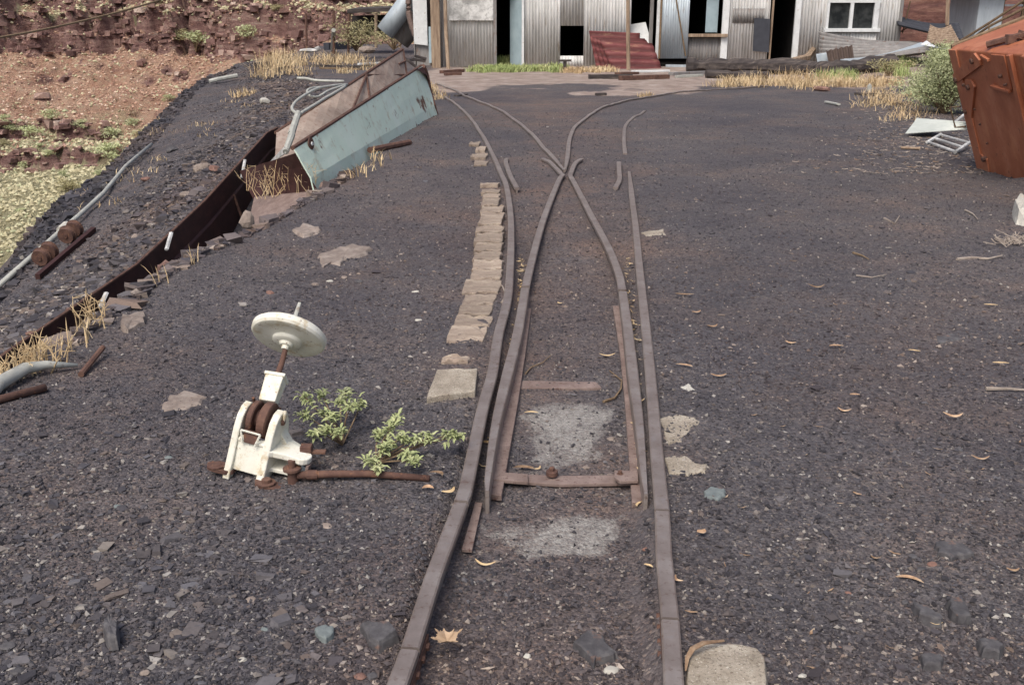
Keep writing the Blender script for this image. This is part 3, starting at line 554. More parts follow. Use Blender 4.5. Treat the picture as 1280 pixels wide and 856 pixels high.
# lever axis, leaning back from the pivot
ax = V3((.172, .730, .668)).normalized(); sx_ = ex - ax * ex.dot(ax); sx_.normalize(); sy_ = ax.cross(sx_).normalized()   # sy_: across, facing up/front
def A(t, a=0, b_=0): return pc + ax * t + sx_ * a + sy_ * b_
clamp = MB()
clamp.tube([A(.055, -.045, .035), A(.062, -.045, -.02), ], .006, 6); clamp.prism([A(.052, -.048, .028), A(.052, .042, .028), A(.064, .042, .040), A(.064, -.048, .040)], sy_ * -.012)
clamp.build('clamp', M['rust'], st, bevel=.002)
MB().lathe(A(.058, -.036, .03), sy_, [(-.005, .016), (.010, .016), (.014, .008)], 8).build('clamp_bolt', M['rust'], st)
bx_ = MB(); q = [(-.028, -.022), (.034, -.022), (.034, .026), (-.028, .026)]
bx_.add([A(.060, a * .92, b_ * .9) for a, b_ in q] + [A(.155, a * 1.02, b_ * 1.15) for a, b_ in q], [(0, 1, 2, 3), (4, 5, 6, 7), (0, 1, 5, 4), (1, 2, 6, 5), (2, 3, 7, 6), (3, 0, 4, 7)])
wb = bx_.build('weight_box', M['white'], st, bevel=.004)
fr = MB(); fr.add([A(.152, a * 1.16, b_ * 1.35) for a, b_ in q] + [A(.164, a * 1.16, b_ * 1.35) for a, b_ in q], [(0, 1, 2, 3), (4, 5, 6, 7), (0, 1, 5, 4), (1, 2, 6, 5), (2, 3, 7, 6), (3, 0, 4, 7)])
fr.build('weight_box_flange', M['white'], wb, bevel=.002)
MB().tube([A(.150, .006, -.006), A(.220, .005, .002), A(.320, 0, 0)], [.011, .0095, .0085], 10).build('lever', M['rust'], st)
dc = .318
disc = MB().lathe(A(dc - .016), ax, [(-.022, .012), (-.022, .021), (-.012, .026), (-.010, .046), (-.007, .050), (.001, .053), (.003, .060), (.004, .100), (.003, .114), (.006, .124), (.014, .1305), (.032, .131), (.040, .122), (.043, .10), (.043, .06), (.046, .045), (.052, .035), (.054, .012)], 56).build('counterweight_disc', M['white'], st, smooth=True)
disc.data.set_sharp_from_angle(angle=R(33))
MB().lathe(A(dc - .050), ax, [(-.002, .012), (.012, .013), (.020, .020)], 12).build('hub_collar', M['white'], disc)
MB().tube([A(dc + .03), A(dc + .14)], [.0095, .0065], 8, sq=.7).build('lever_tip', M['pipe'], st)
# side bracket
def arc(c_, r0, a0, a1, n): return [(c_[0] + r0 * math.cos(R(a0 + (a1 - a0) * k / n)), c_[1] + r0 * math.sin(R(a0 + (a1 - a0) * k / n))) for k in range(n + 1)]
top = [(.070, .020), (.085, .030), (.13, .035), (.165, .032)] + arc((.170, .062), .034, -80, 60, 6) + [(.15, .11), (.10, .13), (.070, .15)]
MB().prism([L(a, b_ - .012, .082) for a, b_ in top], eu * .022).build('upper_bracket', M['white'], st, bevel=.004)
MB().prism([L(a * .95 + .003, b_, .022) for a, b_ in top], eu * .014).build('lower_bracket', M['white'], st, bevel=.003)
gs = MB(); pr = [(.070, .150), (.080, .125), (.100, .100), (.135, .088), (.150, .084), (.070, .084)]
gs.prism([L(a, .095, b_) for a, b_ in pr], ey * .045); gs.build('gusset', M['white'], st, bevel=.004)
# crank spool below the bracket and the throw rod
sp_ = MB().lathe(L(.168, .018, -.004), ez, [(0, .034), (.010, .036), (.016, .036), (.020, .018), (.060, .016), (.064, .030), (.072, .030), (.074, .012), (.098, .012)], 20).build('crank_spindle', M['rust'], st)
MB().box(L(.170, .085, .112), (.038, .034, .024)).build('crank_block', M['rust'], st, bevel=.003)
MB().box(L(.21, .095, .106), (.05, .022, .010)).build('crank_tongue', M['rust'], st, bevel=.002)
MB().prism([L(.188, .03, .01), L(.200, .03, .01), L(.206, .03, .08), L(.196, .03, .08)], ey * .03).build('crank_arm', M['rustred'], st, bevel=.002)
for x_, y_ in ((-.085, .0), (.095, -.02)):
    e_ = MB().prism([L(x_ + a, y_ + b_, -.004) for a, b_ in [(-.045, 0), (-.035, -.022), (-.01, -.028), (.03, -.024), (.05, -.01), (.05, .02), (.0, .026), (-.035, .02)]], ez * .014).build('base_lug', M['rust'], st, bevel=.002)
    MB().lathe(L(x_ + (-.012 if x_ < 0 else -.005), y_ - .002, .008), ez, [(0, .030), (.004, .030), (.005, .016), (.016 if x_ > 0 else .006, .016), (.018 if x_ > 0 else .007, .011)], 10).build('lug_nut', M['rust'], e_)
tr = empty('throw_rod', L(.2, .03, 0), 'rusty round throw rod lying from the stand crank towards the left rail', 'throw rod')
a0 = L(.176, .018, .045); a1 = G(462, 592, .012); a2 = G(537, 598, .006)
MB().tube([a0, a0.lerp(a1, .5) + ez * .002, a1, a2], [.013, .0125, .012, .0115], 12).build('rod', M['rust'], tr, smooth=True)
MB().lathe(a0.lerp(a1, .13), (a1 - a0), [(0, .0165), (.035, .0165)], 12).build('collar', M['rust'], tr)

# ============================================================ VEGETATION helpers
def blades(name, pts, n, h, spread, mat, droop=.5, wid=.004, seed=1, **tags):
    r_ = np.random.RandomState(seed); pts = np.array(pts); N = n * len(pts)
    b0 = np.repeat(pts, n, 0) + np.stack([r_.normal(0, spread, N), r_.normal(0, spread, N), np.zeros(N)], 1)
    a = r_.uniform(0, 6.283, N); le = h * r_.uniform(.45, 1.15, N); out = droop * r_.uniform(.1, 1.2, N)
    d = np.stack([np.cos(a), np.sin(a)], 1); sd = np.stack([-np.sin(a), np.cos(a)], 1); V = []
    for t, w in ((0, 1.), (.45, .8), (.8, .5), (1., .05)):
        c_ = b0.copy(); c_[:, :2] += d * (le * out * t ** 1.7)[:, None]; c_[:, 2] += le * t * (1 - .35 * out * t)
        for s_ in (-1, 1):
            q = c_.copy(); q[:, :2] += sd * s_ * wid * w; V.append(q)
    V = np.stack(V, 1).reshape(-1, 3); base = np.arange(N)[:, None, None] * 8
    F = np.array([(0, 1, 3, 2), (2, 3, 5, 4), (4, 5, 7, 6)])[None] + base
    return npmesh(name, V, F.reshape(-1, 4), mat, origin=tuple(pts.mean(0)), kind='stuff', **tags)
def leafcloud(centres, rad, n, size, seed, squash=.7, mb=None):
    r_ = random.Random(seed); mb = mb or MB()
    for c_ in centres:
        for k in range(n):
            d = V3((r_.gauss(0, 1), r_.gauss(0, 1), r_.gauss(0, 1))).normalized() * rad * r_.uniform(.45, 1.05); d.z *= squash; p = V3(c_) + d
            u = V3((r_.gauss(0, 1), r_.gauss(0, 1), r_.gauss(0, .6))).normalized(); w = u.orthogonal().normalized(); w.rotate(Matrix.Rotation(r_.uniform(0, 6.28), 3, u)); s_ = size * r_.uniform(.6, 1.4)
            mb.add([p - u * s_, p + w * s_ * .35, p + u * s_, p - w * s_ * .35], [(0, 1, 2, 3)])
    return mb
def shrub(loc, w, h, mat, label, group, seed, n=7, leaves=90, ls=.035, cat='shrub', name='shrub'):
    r_ = random.Random(seed); loc = V3(loc); e = empty(name, loc, label, cat, group); cs = []; sb_ = MB()
    for k in range(n):
        a = r_.uniform(0, 6.28); rr_ = r_.uniform(.1, .75) * w / 2; c_ = loc + V3((math.cos(a) * rr_, math.sin(a) * rr_, h * r_.uniform(.12 if n > 15 else .25, .85 - .3 * rr_ / w))); cs.append(c_)
        sb_.tube([loc, loc.lerp(c_, .5) + V3((0, 0, .05 * h)), c_], [.02 * w, .012 * w, .005 * w], 5)
    leafcloud(cs, (.20 if n > 15 else .30) * w, leaves, ls * w, seed, .75 * h / w).build('foliage', mat, e); sb_.build('stem', M['stem'], e); return e
# two downy weeds by the throw rod
def weed(root, tips, label, seed):
    r_ = random.Random(seed); e = empty('weed', root, label, 'weed')
    for tp in tips:
        mid = V3(root).lerp(tp, .55) + V3((r_.uniform(-.01, .01), r_.uniform(-.01, .01), .008))
        MB().tube([root, mid, tp], [.0035, .0025, .0018], 5).build('stem', M['stem'], e)
        mb = MB()
        for k in range(52):
            t = r_.uniform(.0, 1.); base = V3(tp) + (mid - V3(tp)) * (r_.random() ** 2 * .40) + V3((r_.gauss(0, .009), r_.gauss(0, .009), r_.gauss(0, .006)))
            az = r_.uniform(0, 6.28); el = r_.uniform(-.5, .7); d = V3((math.cos(az) * math.cos(el), math.sin(az) * math.cos(el), math.sin(el))); l = r_.uniform(.014, .034); side = d.cross(ez).normalized() * l * .17
            nrm = side.cross(d).normalized(); p1, p2 = base + d * l * .5 + nrm * l * .10, base + d * l - ez * l * .12
            mb.add([base, base + d * l * .25 + side * .8, p1 + side, base + d * l * .8 + side * .6, p2, base + d * l * .8 - side * .6, p1 - side, base + d * l * .25 - side * .8, p1 - nrm * l * .10], [(0, 1, 2, 8), (8, 2, 3, 4), (0, 8, 6, 7), (8, 4, 5, 6)])
        mb.build('leafy_sprig', M['weed'], e)
def Wp(px, py, Y): return D(px, py, Y)
weed(G(428, 556, 0), [Wp(380, 495, 3.35), Wp(402, 492, 3.38), Wp(425, 498, 3.36), Wp(440, 505, 3.3), Wp(405, 515, 3.25), Wp(378, 516, 3.2), Wp(408, 535, 3.15), Wp(425, 540, 3.12), Wp(432, 490, 3.42), Wp(452, 503, 3.35), Wp(392, 541, 3.12), Wp(416, 520, 3.2)], 'downy green weed growing right behind the switch stand bracket', 5)
weed(G(470, 578, 0), [Wp(497, 522, 3.2), Wp(488, 535, 3.15), Wp(475, 542, 3.15), Wp(505, 545, 3.1), Wp(520, 547, 3.1), Wp(540, 546, 3.1), Wp(565, 542, 3.12), Wp(574, 544, 3.12), Wp(480, 560, 3.05), Wp(462, 575, 2.98), Wp(512, 568, 3.0), Wp(487, 553, 3.1), Wp(473, 585, 2.95), Wp(520, 578, 2.96)], 'downy green weed sprawling over the throw rod towards the left rail', 9)

# ============================================================ CHUTE AND TROUGH
ch = empty('ore_chute', D(520, 145, 15) * 1.0, 'tilted steel ore chute with mint painted outer side lying on the embankment edge', 'chute')
def quadgrid(a, b_, c_, d, n, m_, jit=.0, seed=3):     # a-b bottom edge, d-c top edge
    r_ = random.Random(seed); rows = []
    for i in range(m_ + 1):
        row = []
        for j in range(n + 1):
            p = (a.lerp(b_, j / n)).lerp(d.lerp(c_, j / n), i / m_); row.append(p + V3((r_.uniform(-jit, jit), r_.uniform(-jit, jit) * .3, r_.uniform(-jit, jit) * .3)))
        rows.append(row)
    return rows
TR, BR, BL, TL = D(527, 83, 15.5), D(545, 144, 15.5), D(393, 232, 9.0), D(367, 186, 9.0)
rows = quadgrid(BL, BR, TR, TL, 16, 5, .0025)
# ragged right edge and a bellied bottom
for i, o in enumerate((0, -.05, .06, .03, .05, -.06)): rows[i][-1] += V3((.02, o, 0))
for j in range(17): rows[0][j] += V3((0, 0, -.10 + .10 * (j / 16) ** 3))
mint = MB().grid(rows).build('mint_side', M['mint'], ch, thick=.012)
MB().tube([TL.lerp(TR, t / 12) + V3((-.01, 0, .005)) for t in range(13)], .022, 6).build('top_rim', M['rust'], mint)
MB().tube([rows[i][-1] + V3((.0, .0, 0)) for i in range(6)], [.02, .03, .02, .035, .05, .05], 6).build('torn_edge', M['rust'], mint)
MB().prism([rows[5][-2] + V3((.012, -.15, 0)), rows[5][-1] + V3((.012, .03, 0)), rows[3][-1] + V3((.012, 0, .05)), rows[4][-1] + V3((.014, -.22, .03))], V3((.006, 0, 0))).build('rust_scar', M['chute'], mint)
hc = D(388.5, 179.5, 9.42); MB().lathe(hc + V3((.0, -.02, 0)), V3((.95, -.25, .1)), [(0, .055), (.012, .055), (.014, .028)], 14).build('bolt_boss', M['rust'], mint)
MB().lathe(hc + V3((.012, -.025, 0)), V3((.95, -.25, .1)), [(0, .018), (.012, .018)], 8).build('bolt', M['trim'], mint)
FT, FB, NB, NT_ = D(503, 62, 18.), D(540, 150, 16.5), D(372, 245, 10.2), D(345, 166, 12.)
FB = V3((TR.x - .35, 17.2, .0)); NB = V3((BL.x - .55, 9.8, -.15))
fr_ = quadgrid(NB, FB, FT, NT_, 14, 3, .006, 5); fb = MB().grid(fr_).build('inner_side', M['beige'], ch, thick=.012)
MB().tube([NT_.lerp(FT, t / 10) for t in range(11)], .026, 6).build('top_rim', M['rust'], fb)
def onin(u, v_, off=.02): p = NB.lerp(FB, u).lerp(NT_.lerp(FT, u), v_); return p + V3((off, -off * .5, 0))
for (u0, v0, u1, v1) in ((.62, .98, .98, .55), (.62, .98, .35, .1), (.62, .98, .60, .1), (.93, .8, 1., .78)):
    MB().tube([onin(u0, v0), onin(u1, v1)], .018, 5).build('stiffener', M['rust'], fb)
MB().tube([FT, FT.lerp(FB, .5), FB], .03, 6).build('end_rib', M['rust'], fb)
MB().grid([[NB, FB], [BL + V3((-.02, 0, -.02)), BR + V3((-.03, 0, -.02))]]).build('floor', M['chute'], ch, thick=.012)
# dark trough going down to the left
tg = empty('rusted_trough', (-2.7, 7, -.7), 'long dark plum rusted steel trough sunk along the embankment crest', 'trough')
Ys = [3.2, 4.2, 5.15, 6, 7, 8, 9, 10, 11, 12, 12.6]
tp = [V3((float(wallx(y)) + .02, y, float(wallz(y)) + .05)) for y in Ys]
def off(pts, dx, dz): return [p + V3((dx, 0, dz)) for p in pts]
segs = [(0, 4), (4, 7), (7, 10)]
for a, b_ in segs:
    rws = [off(tp[a:b_ + 1], .02, .0), off(tp[a:b_ + 1], .035, -.20), off(tp[a:b_ + 1], .055, -.215), off(tp[a:b_ + 1], .09, -.62)]
    w_ = MB().grid(rws).build('wall_plate', M['chute'], tg, thick=.012)
    MB().tube(off(tp[a:b_ + 1], .02, .0), .012, 6).build('lip', M['rust'], w_)
    MB().tube([tp[b_] + V3((.055, -.02, -.20)), tp[b_] + V3((.155, -.02, -.58))], .014, 5).build('rib', M['rust'], w_)
MB().grid([off(tp, .08, -.58), off(tp, .60, -.60)]).build('trough_floor', M['chute'], tg, thick=.012)
# near end plate under the mint panel
a, b_, c_, d = D(318, 250, 9.6), D(398, 240, 9.0), D(368, 192, 9.02), D(300, 214, 10.3)
MB().grid(quadgrid(a, b_, c_, d, 6, 3, .004)).build('end_plate', M['chute'], tg, thick=.012)
MB().grid(quadgrid(D(306, 300, 8.5), D(394, 250, 8.75), D(399, 237, 9.02), D(318, 247, 9.62), 6, 3, .006)).build('dusty_panel', M['rustred'], tg, thick=.012)
thing(MB().tube([D(365, 168, 10.2), D(357, 190, 9.9)], [.035, .03], 8).tube([D(373, 141, 10.6), D(364, 168, 10.2)], [.032, .036], 8), 'pipe', M['pipe'], 'short bent pale pipe hooked over the trough at the mint chute end', 'pipe')
for (p0, p1, Y0, lab) in (((225, 203), (222, 224), 0, 'white strip hanging over the trough wall above the dry stalks'), ((213, 291), (208, 312), 0, 'white stick leaning on the middle of the dark trough wall'), ((133, 366), (125, 384), 0, 'white stick leaning on the lower end of the dark trough wall')):
    pass
def onwall(px, py, dx=.05):
    r_ = ray(px, py); r_ = r_ / r_.y
    for k in range(300, 1300):
        yy = k / 100; p = V3((0, 0, CAMZ)) + r_ * yy
        if p.x <= float(wallx(yy)) + dx + .02: return p
    return p
for (a, b_, lab) in (((306, 200), (302, 222), 'upper white strip on the trough wall, above the dry stalks'), ((214, 291), (208, 312), 'middle white stick leaning on the dark trough wall'), ((133, 366), (125, 384), 'lowest white stick leaning on the dark trough wall near the dry twigs')):
    p0, p1 = onwall(*a, .06), onwall(*b_, .09); thing(MB().tube([p0, p1], .016, 5, sq=.6), 'stick', M['board'], lab, 'stick')
p0, p1, p2 = D(357, 187, 9.9), onwall(343, 200, .1), onwall(328, 213, .1)
thing(MB().prism([p0 + V3((0, 0, .03)), p0 - V3((0, 0, .04)), p2], V3((-.01, 0, .0))), 'sheet_scrap', M['board'], 'pointed white scrap lying along the trough below the bent pipe', 'scrap')
# hoses looping beside the chute
def hose(pp, Ys_, r, label, mat='pipe'):
    P = catmull([D(a, b_, yy) for (a, b_), yy in zip(pp, Ys_)], 5); thing(MB().tube(P, r, 8), 'hose', M[mat], label, 'hose', smooth=True)
hose([(376, 143), (371, 142), (365, 136), (370, 127), (383, 118), (397, 111), (419, 107), (434, 106)], [11.4, 11.3, 11.6, 12, 12.5, 13, 13.6, 14], .018, 'outermost grey hose loop curling beside the chute inner side')
hose([(374, 143), (397, 129), (408, 122), (419, 116), (432, 108)], [11.3, 12, 12.4, 12.8, 13.6], .018, 'straight grey hose lying against the top rim of the chute')
hose([(434, 106), (412, 113), (398, 121), (388, 120), (384, 114), (392, 110), (412, 109)], [13.8, 13.2, 12.8, 12.7, 12.9, 13.2, 13.5], .016, 'inner small grey hose loop beside the chute')
hose([(372, 98), (383, 98.5), (397, 101), (430, 102)], [14.6, 14.5, 14.4, 14.4], .02, 'thin pale hose lying on dark gravel beyond the loops')

# dry stalks and twigs by the trough
def stalks(pts, label, seed, h=.2, n=6, mat='straw'):
    r_ = random.Random(seed); mb = MB()
    for p in pts:
        for k in range(n):
            b0 = V3(p) + V3((r_.gauss(0, .03), r_.gauss(0, .03), 0)); t_ = b0 + V3((r_.gauss(0, .22) * h, r_.gauss(0, .22) * h, h * r_.uniform(.6, 1.2))); m_ = b0.lerp(t_, .5) + V3((r_.gauss(0, .12) * h, r_.gauss(0, .12) * h, 0))
            mb.tube([b0, m_, t_], [.0042, .003, .0015], 4)
            for q in range(2):
                s_ = m_.lerp(t_, r_.random()); mb.tube([s_, s_ + V3((r_.gauss(0, .25) * h, r_.gauss(0, .25) * h, r_.uniform(0, .35) * h))], [.0025, .001], 4)
    thing(mb, 'dry_stalks', M[mat], label, 'dry plant', 'dry stalks along the trough')
stalks([D(345, 240, 9.3) - V3((0, 0, .04)), D(362, 238, 9.3) - V3((0, 0, .04)), D(378, 236, 9.2) - V3((0, 0, .04)), D(335, 240, 9.4) - V3((0, 0, .04)), D(388, 236, 9.1) - V3((0, 0, .04))], 'straw coloured stalks standing in front of the dark plate by the mint chute', 1, .24, 6)
stalks([D(322, 245, 9.2) - V3((0, 0, .03)), D(312, 238, 9.3)], 'few bent straw stalks left of the larger clump in the trough', 2, .2, 4)
stalks([GH(110, 408), GH(122, 402), GH(118, 412)], 'bright dry stalks fanning up against the lower trough wall', 3, .13, 6)
stalks([GH(30, 470), GH(45, 462), GH(55, 452), GH(20, 475), GH(60, 460), GH(10, 478)], 'tangled dry yellow shrub at the lowest end of the trough', 4, .11, 10)
blades2 = [tuple(GH(*q)) for q in ((70, 445), (85, 438), (98, 430), (110, 424), (200, 355), (240, 330))]
blades('straw_grass', blades2, 6, .14, .04, M['straw'], .8, .003, 44)
# ============================================================ THINGS ON THE SLOPE
def slopepipe(pp, r, label, name='pipe', mat='pipe', lift=None):
    P = [GH(a, b_, r if lift is None else lift) for a, b_ in pp]; return thing(MB().tube(P, r, 8), name, M[mat], label, 'pipe', smooth=True)
P = [GH(a, b_, .075) for a, b_ in [(-30, 392), (0, 366), (45, 326), (75, 299), (100, 277), (130, 249), (158, 214), (190, 186)]]
lp = empty('pipeline', P[0], 'long pale pipeline lying along the outer edge of the slag slope', 'pipeline')
MB().tube(P, .028, 8).build('pipe_run', M['pipe'], lp, smooth=True)
MB().lathe(P[3].lerp(P[4], .1), P[4] - P[3], [(0, .055), (.16, .055)], 10).build('coupling', M['palerock'], lp)
thing(MB().tube([GH(262, 106, .08), GH(272, 104.5, .1), GH(297, 101, .12)], .06, 8), 'pipe', M['pipe'], 'short pale pipe lying across the top of the slag slope', 'pipe')
# two wheelsets and their frame beam
A0, A1 = GH(48, 352, .02), GH(118, 292, .02); bd = (A1 - A0).normalized()
wt = bd.cross(ez).normalized()
thing(MB().prism([A0 + wt * .025, A0 - wt * .025, A1 - wt * .025, A1 + wt * .025], V3((0, 0, .05))), 'channel_beam', M['chute'], 'dark rusty channel beam beside the pair of small wheelsets on the slope', 'beam')
for k, (a, b_, c_, d, lab) in enumerate(((55, 334, 68, 322, 'lower rusty mine wagon wheelset lying on the slag slope'), (87, 306, 95, 299, 'upper rusty mine wagon wheelset lying on the slag slope'))):
    w0, w1 = GH(a, b_, .10) - wt * .02, GH(c_, d, .09); w1 = w0 + bd * .16; e = empty('wheelset', (w0 + w1) / 2, lab, 'wheelset', 'wagon wheelsets on the slope')
    MB().tube([w0 - bd * .04, w1 + bd * .06], .028, 8).build('axle', M['rust'], e)
    for w_ in (w0, w1):
        wh = MB().lathe(w_, bd, [(-.03, .068), (-.03, .085), (.02, .088), (.022, .098), (.032, .098), (.034, .07), (.0, .066)], 22); ww = wh.build('wheel', M['rust'], e)
        for q in range(5):
            t = q * 1.257; dd = wt * math.cos(t) + bd.cross(wt) * math.sin(t); MB().tube([w_, w_ + dd * .085], .012, 5).build('spoke', M['rust'], ww)
thing(MB().tube([GH(-25, 512, .02), GH(0, 494, .04), GH(35, 476, .05), GH(60, 469, .045), GH(98, 463, .02)], [.032, .031, .026, .018, .008], 8), 'hose', M['pipe'], 'pale flattened hose end coming in at the left edge below the dry shrub', 'hose', smooth=True)
thing(MB().tube([GH(-20, 512, .03), GH(0, 506, .02), GH(58, 491, .02)], .016, 8), 'pipe', M['rust'], 'rusty pipe lying just below the pale hose end at the left edge', 'pipe', smooth=True)
thing(MB().tube([GH(102, 474, .015), GH(130, 446, .04)], .013, 8), 'rod', M['rust'], 'short dark rusty rod on the gravel crest right of the pale hose', 'rod')
thing(MB().tube([G(462, 188, .03), G(512, 178, .03)], .035, 8), 'bar', M['rust'], 'dark rusty bar lying on gravel in front of the mint panel', 'bar')
# ============================================================ ROCKS
def rock(c_, size, mat, label, seed, group=None, name='stone', rz=0):
    r_ = random.Random(seed); bm = bmesh.new(); bmesh.ops.create_icosphere(bm, subdivisions=2, radius=1)
    pl = [(V3((r_.gauss(0, 1), r_.gauss(0, 1), r_.gauss(0, 1))).normalized(), r_.uniform(.55, .85)) for _ in range(9)]
    vs = []
    for v_ in bm.verts:
        p = v_.co.copy()
        for n_, d_ in pl:
            e_ = p.dot(n_) - d_
            if e_ > 0: p -= n_ * e_
        vs.append(p + V3((r_.gauss(0, .02),) * 3))
    cz, sz = math.cos(rz), math.sin(rz); mb = MB()
    mb.add([V3(c_) + V3((p.x * size[0] * cz - p.y * size[1] * sz, p.x * size[0] * sz + p.y * size[1] * cz, p.z * size[2])) for p in vs], [tuple(v_.index for v_ in f.verts) for f in bm.faces]); bm.free()
    return thing(mb, name, M[mat], label, 'stone', group)
def slab(pp, t, mat, label, name='stone', cat='stone', z=None, jit=.003, lift=.0, bev=.004):
    if len(pp) < 9:      # break the outline up
        q = []; rr = random.Random(len(label)); ext = max(abs(pp[0][0] - p[0]) for p in pp[1:]) * .06
        for (a0, b0), (a1, b1) in zip(pp, pp[1:] + pp[:1]):
            for t_ in (0, .33, .66): q.append((a0 + (a1 - a0) * t_ + rr.uniform(-ext, ext), b0 + (b1 - b0) * t_ + rr.uniform(-ext, ext) * .6))
        pp = q
    if z is not None and cat == 'stone' and z > .004 and z < .03: z = z * .45
    t = t * (.6 if mat in ('slate', 'slateblue') else 1.)
    if z is not None and z > .03 and cat == 'stone' and z < .1: z = z * .6
    P = [GH(a, b_) for a, b_ in pp]; zt = max(p.z for p in P) * .5 + sum(p.z for p in P) / len(P) * .5 + t * .5 + lift
    P = [G(a, b_, zt + random.uniform(-jit, jit)) for a, b_ in pp] if z is None else [G(a, b_, z) for a, b_ in pp]
    cen = sum(P, V3((0, 0, 0))) / len(P); n = len(P); rr = random.Random(len(label) * 7 + n); mb = MB(); rings = []; thin = mat == 'concrete'
    for sc_, dz in ((1.12, -t * .9 - .025), (1.0, -t * .55), (.88 if not thin else .96, 0.)):
        rings.append([cen + (p - cen) * (sc_ + rr.uniform(-.04, .04) * (not thin)) + V3((0, 0, dz + (rr.uniform(-.22, .12) * t if dz > -t * .6 else 0))) for p in P])
    vs = [p for r_ in rings for p in r_] + [cen + V3((0, 0, rr.uniform(0, .15) * t))]
    mb.add(vs, [(k * n + i, k * n + (i + 1) % n, (k + 1) * n + (i + 1) % n, (k + 1) * n + i) for k in range(2) for i in range(n)] + [(2 * n + i, 2 * n + (i + 1) % n, 3 * n) for i in range(n)])
    return thing(mb, name, M[mat], label, cat, smooth=False, bevel=.004 if thin else .0025)
slab([(861, 818), (868, 806), (884, 801), (925, 802), (948, 807), (957, 820), (960, 850), (961, 905), (858, 905), (857, 850)], .03, 'concrete', 'rounded concrete block at the bottom edge beside the right rail', 'concrete_block', 'concrete block', z=.022, bev=.008)
slab([(718, 800), (733, 787), (738, 785), (752, 793), (771, 812), (762, 819), (741, 822)], .010, 'slate', 'flat grey slate flake lying between the rails near the bottom', z=-.028)
slab([(447, 778), (458, 774), (490, 776), (499, 788), (470, 803)], .030, 'slate', 'chunky angular grey rock left of the left rail near the bottom', z=.034, bev=.006)
slab([(393, 783), (402, 779), (416, 781), (418, 789), (406, 797), (397, 793)], .008, 'slateblue', 'blue grey stone flake left of the chunky angular rock', z=.012)
slab([(880, 612), (890, 607), (907, 610), (907, 618), (897, 622), (882, 619)], .016, 'slateblue', 'pale blue grey stone right of the right rail', z=.022)
slab([(1168, 676), (1188, 673), (1212, 680), (1216, 690), (1190, 694), (1175, 688)], .010, 'slate', 'flat grey stone with a pale streak on the right gravel', z=.012)
slab([(1143, 750), (1156, 755), (1178, 768), (1172, 772), (1150, 764)], .012, 'slate', 'dark sliver of slate right of the curved bark strip', z=.016)
slab([(1186, 748), (1198, 742), (1208, 753), (1214, 768), (1200, 768), (1188, 758)], .012, 'slate', 'brownish grey slate flake below the pale streaked stone', z=.012)
slab([(1150, 816), (1168, 812), (1180, 818), (1176, 828), (1156, 827)], .02, 'slate', 'dark block of slate near the bottom, left of another larger one', z=.022)
slab([(1222, 797), (1240, 794), (1255, 802), (1252, 812), (1230, 810)], .02, 'slate', 'dark block of slate near the bottom right corner', z=.022)
slab([(128, 779), (132, 768), (140, 766), (148, 778), (146, 792), (134, 793)], .03, 'slate', 'upright grey cobble standing alone in the left foreground gravel', z=.03, bev=.008)
slab([(1266, 249), (1274, 241), (1294, 243), (1296, 262), (1272, 260)], .12, 'palerock', 'pale boulder at the right edge under the orange skip', z=.12, bev=.02)
slab([(826, 521), (845, 518), (868, 521), (876, 527), (860, 538), (850, 551), (835, 555), (830, 540)], .008, 'concrete', 'upper exposed patch of old concrete right of the right rail', 'concrete_patch', 'concrete patch', z=.010, bev=.002)
slab([(832, 570), (855, 570), (868, 577), (882, 581), (880, 588), (858, 592), (835, 590)], .008, 'concrete', 'lower exposed patch of old concrete right of the right rail', 'concrete_patch', 'concrete patch', z=.010, bev=.002)
slab([(198, 510), (208, 498), (228, 487), (262, 492), (250, 503), (225, 515)], .012, 'tanrock', 'broad pale flat stone left of the switch stand', lift=.0)
slab([(400, 318), (412, 310), (440, 305), (466, 306), (462, 314), (430, 326), (403, 333)], .03, 'tanrock', 'large flat tan rock lying between trough and sleeper ends')
slab([(362, 286), (378, 279), (402, 282), (402, 290), (380, 293)], .03, 'tanrock', 'small tan rock with shadow on the mound below the trough')
slab([(803, 290), (830, 286), (833, 294), (808, 296)], .006, 'concrete', 'flat pale chip right of the long right rail')
slab([(849, 483), (862, 479), (870, 487), (858, 489)], .008, 'palerock', 'small pale triangular stone right of the right rail above the concrete patches')
slab([(1170, 420), (1195, 416), (1202, 424), (1175, 428)], .006, 'slate', 'smooth blue grey flake on the right gravel near the middle')
slab([(150, 392), (180, 388), (182, 402), (160, 412), (148, 405)], .05, 'tanrock', 'brown clay slab on the crest below the trough middle')
slab([(185, 345), (215, 333), (222, 338), (195, 352)], .04, 'redrock', 'long reddish slab on the crest rubble')
slab([(196, 330), (206, 322), (216, 328), (210, 338), (198, 338)], .08, 'redrock', 'bright red brown stone standing on the crest rubble')
rock(D(308, 276, 8.2), (.08, .07, .09), 'tanrock', 'pale pointed rock at the foot of the trough wall', 401)
for i, (px, py, w_, mt_, lab) in enumerate([(326, 77, 0, 0, 0)][:0]): pass
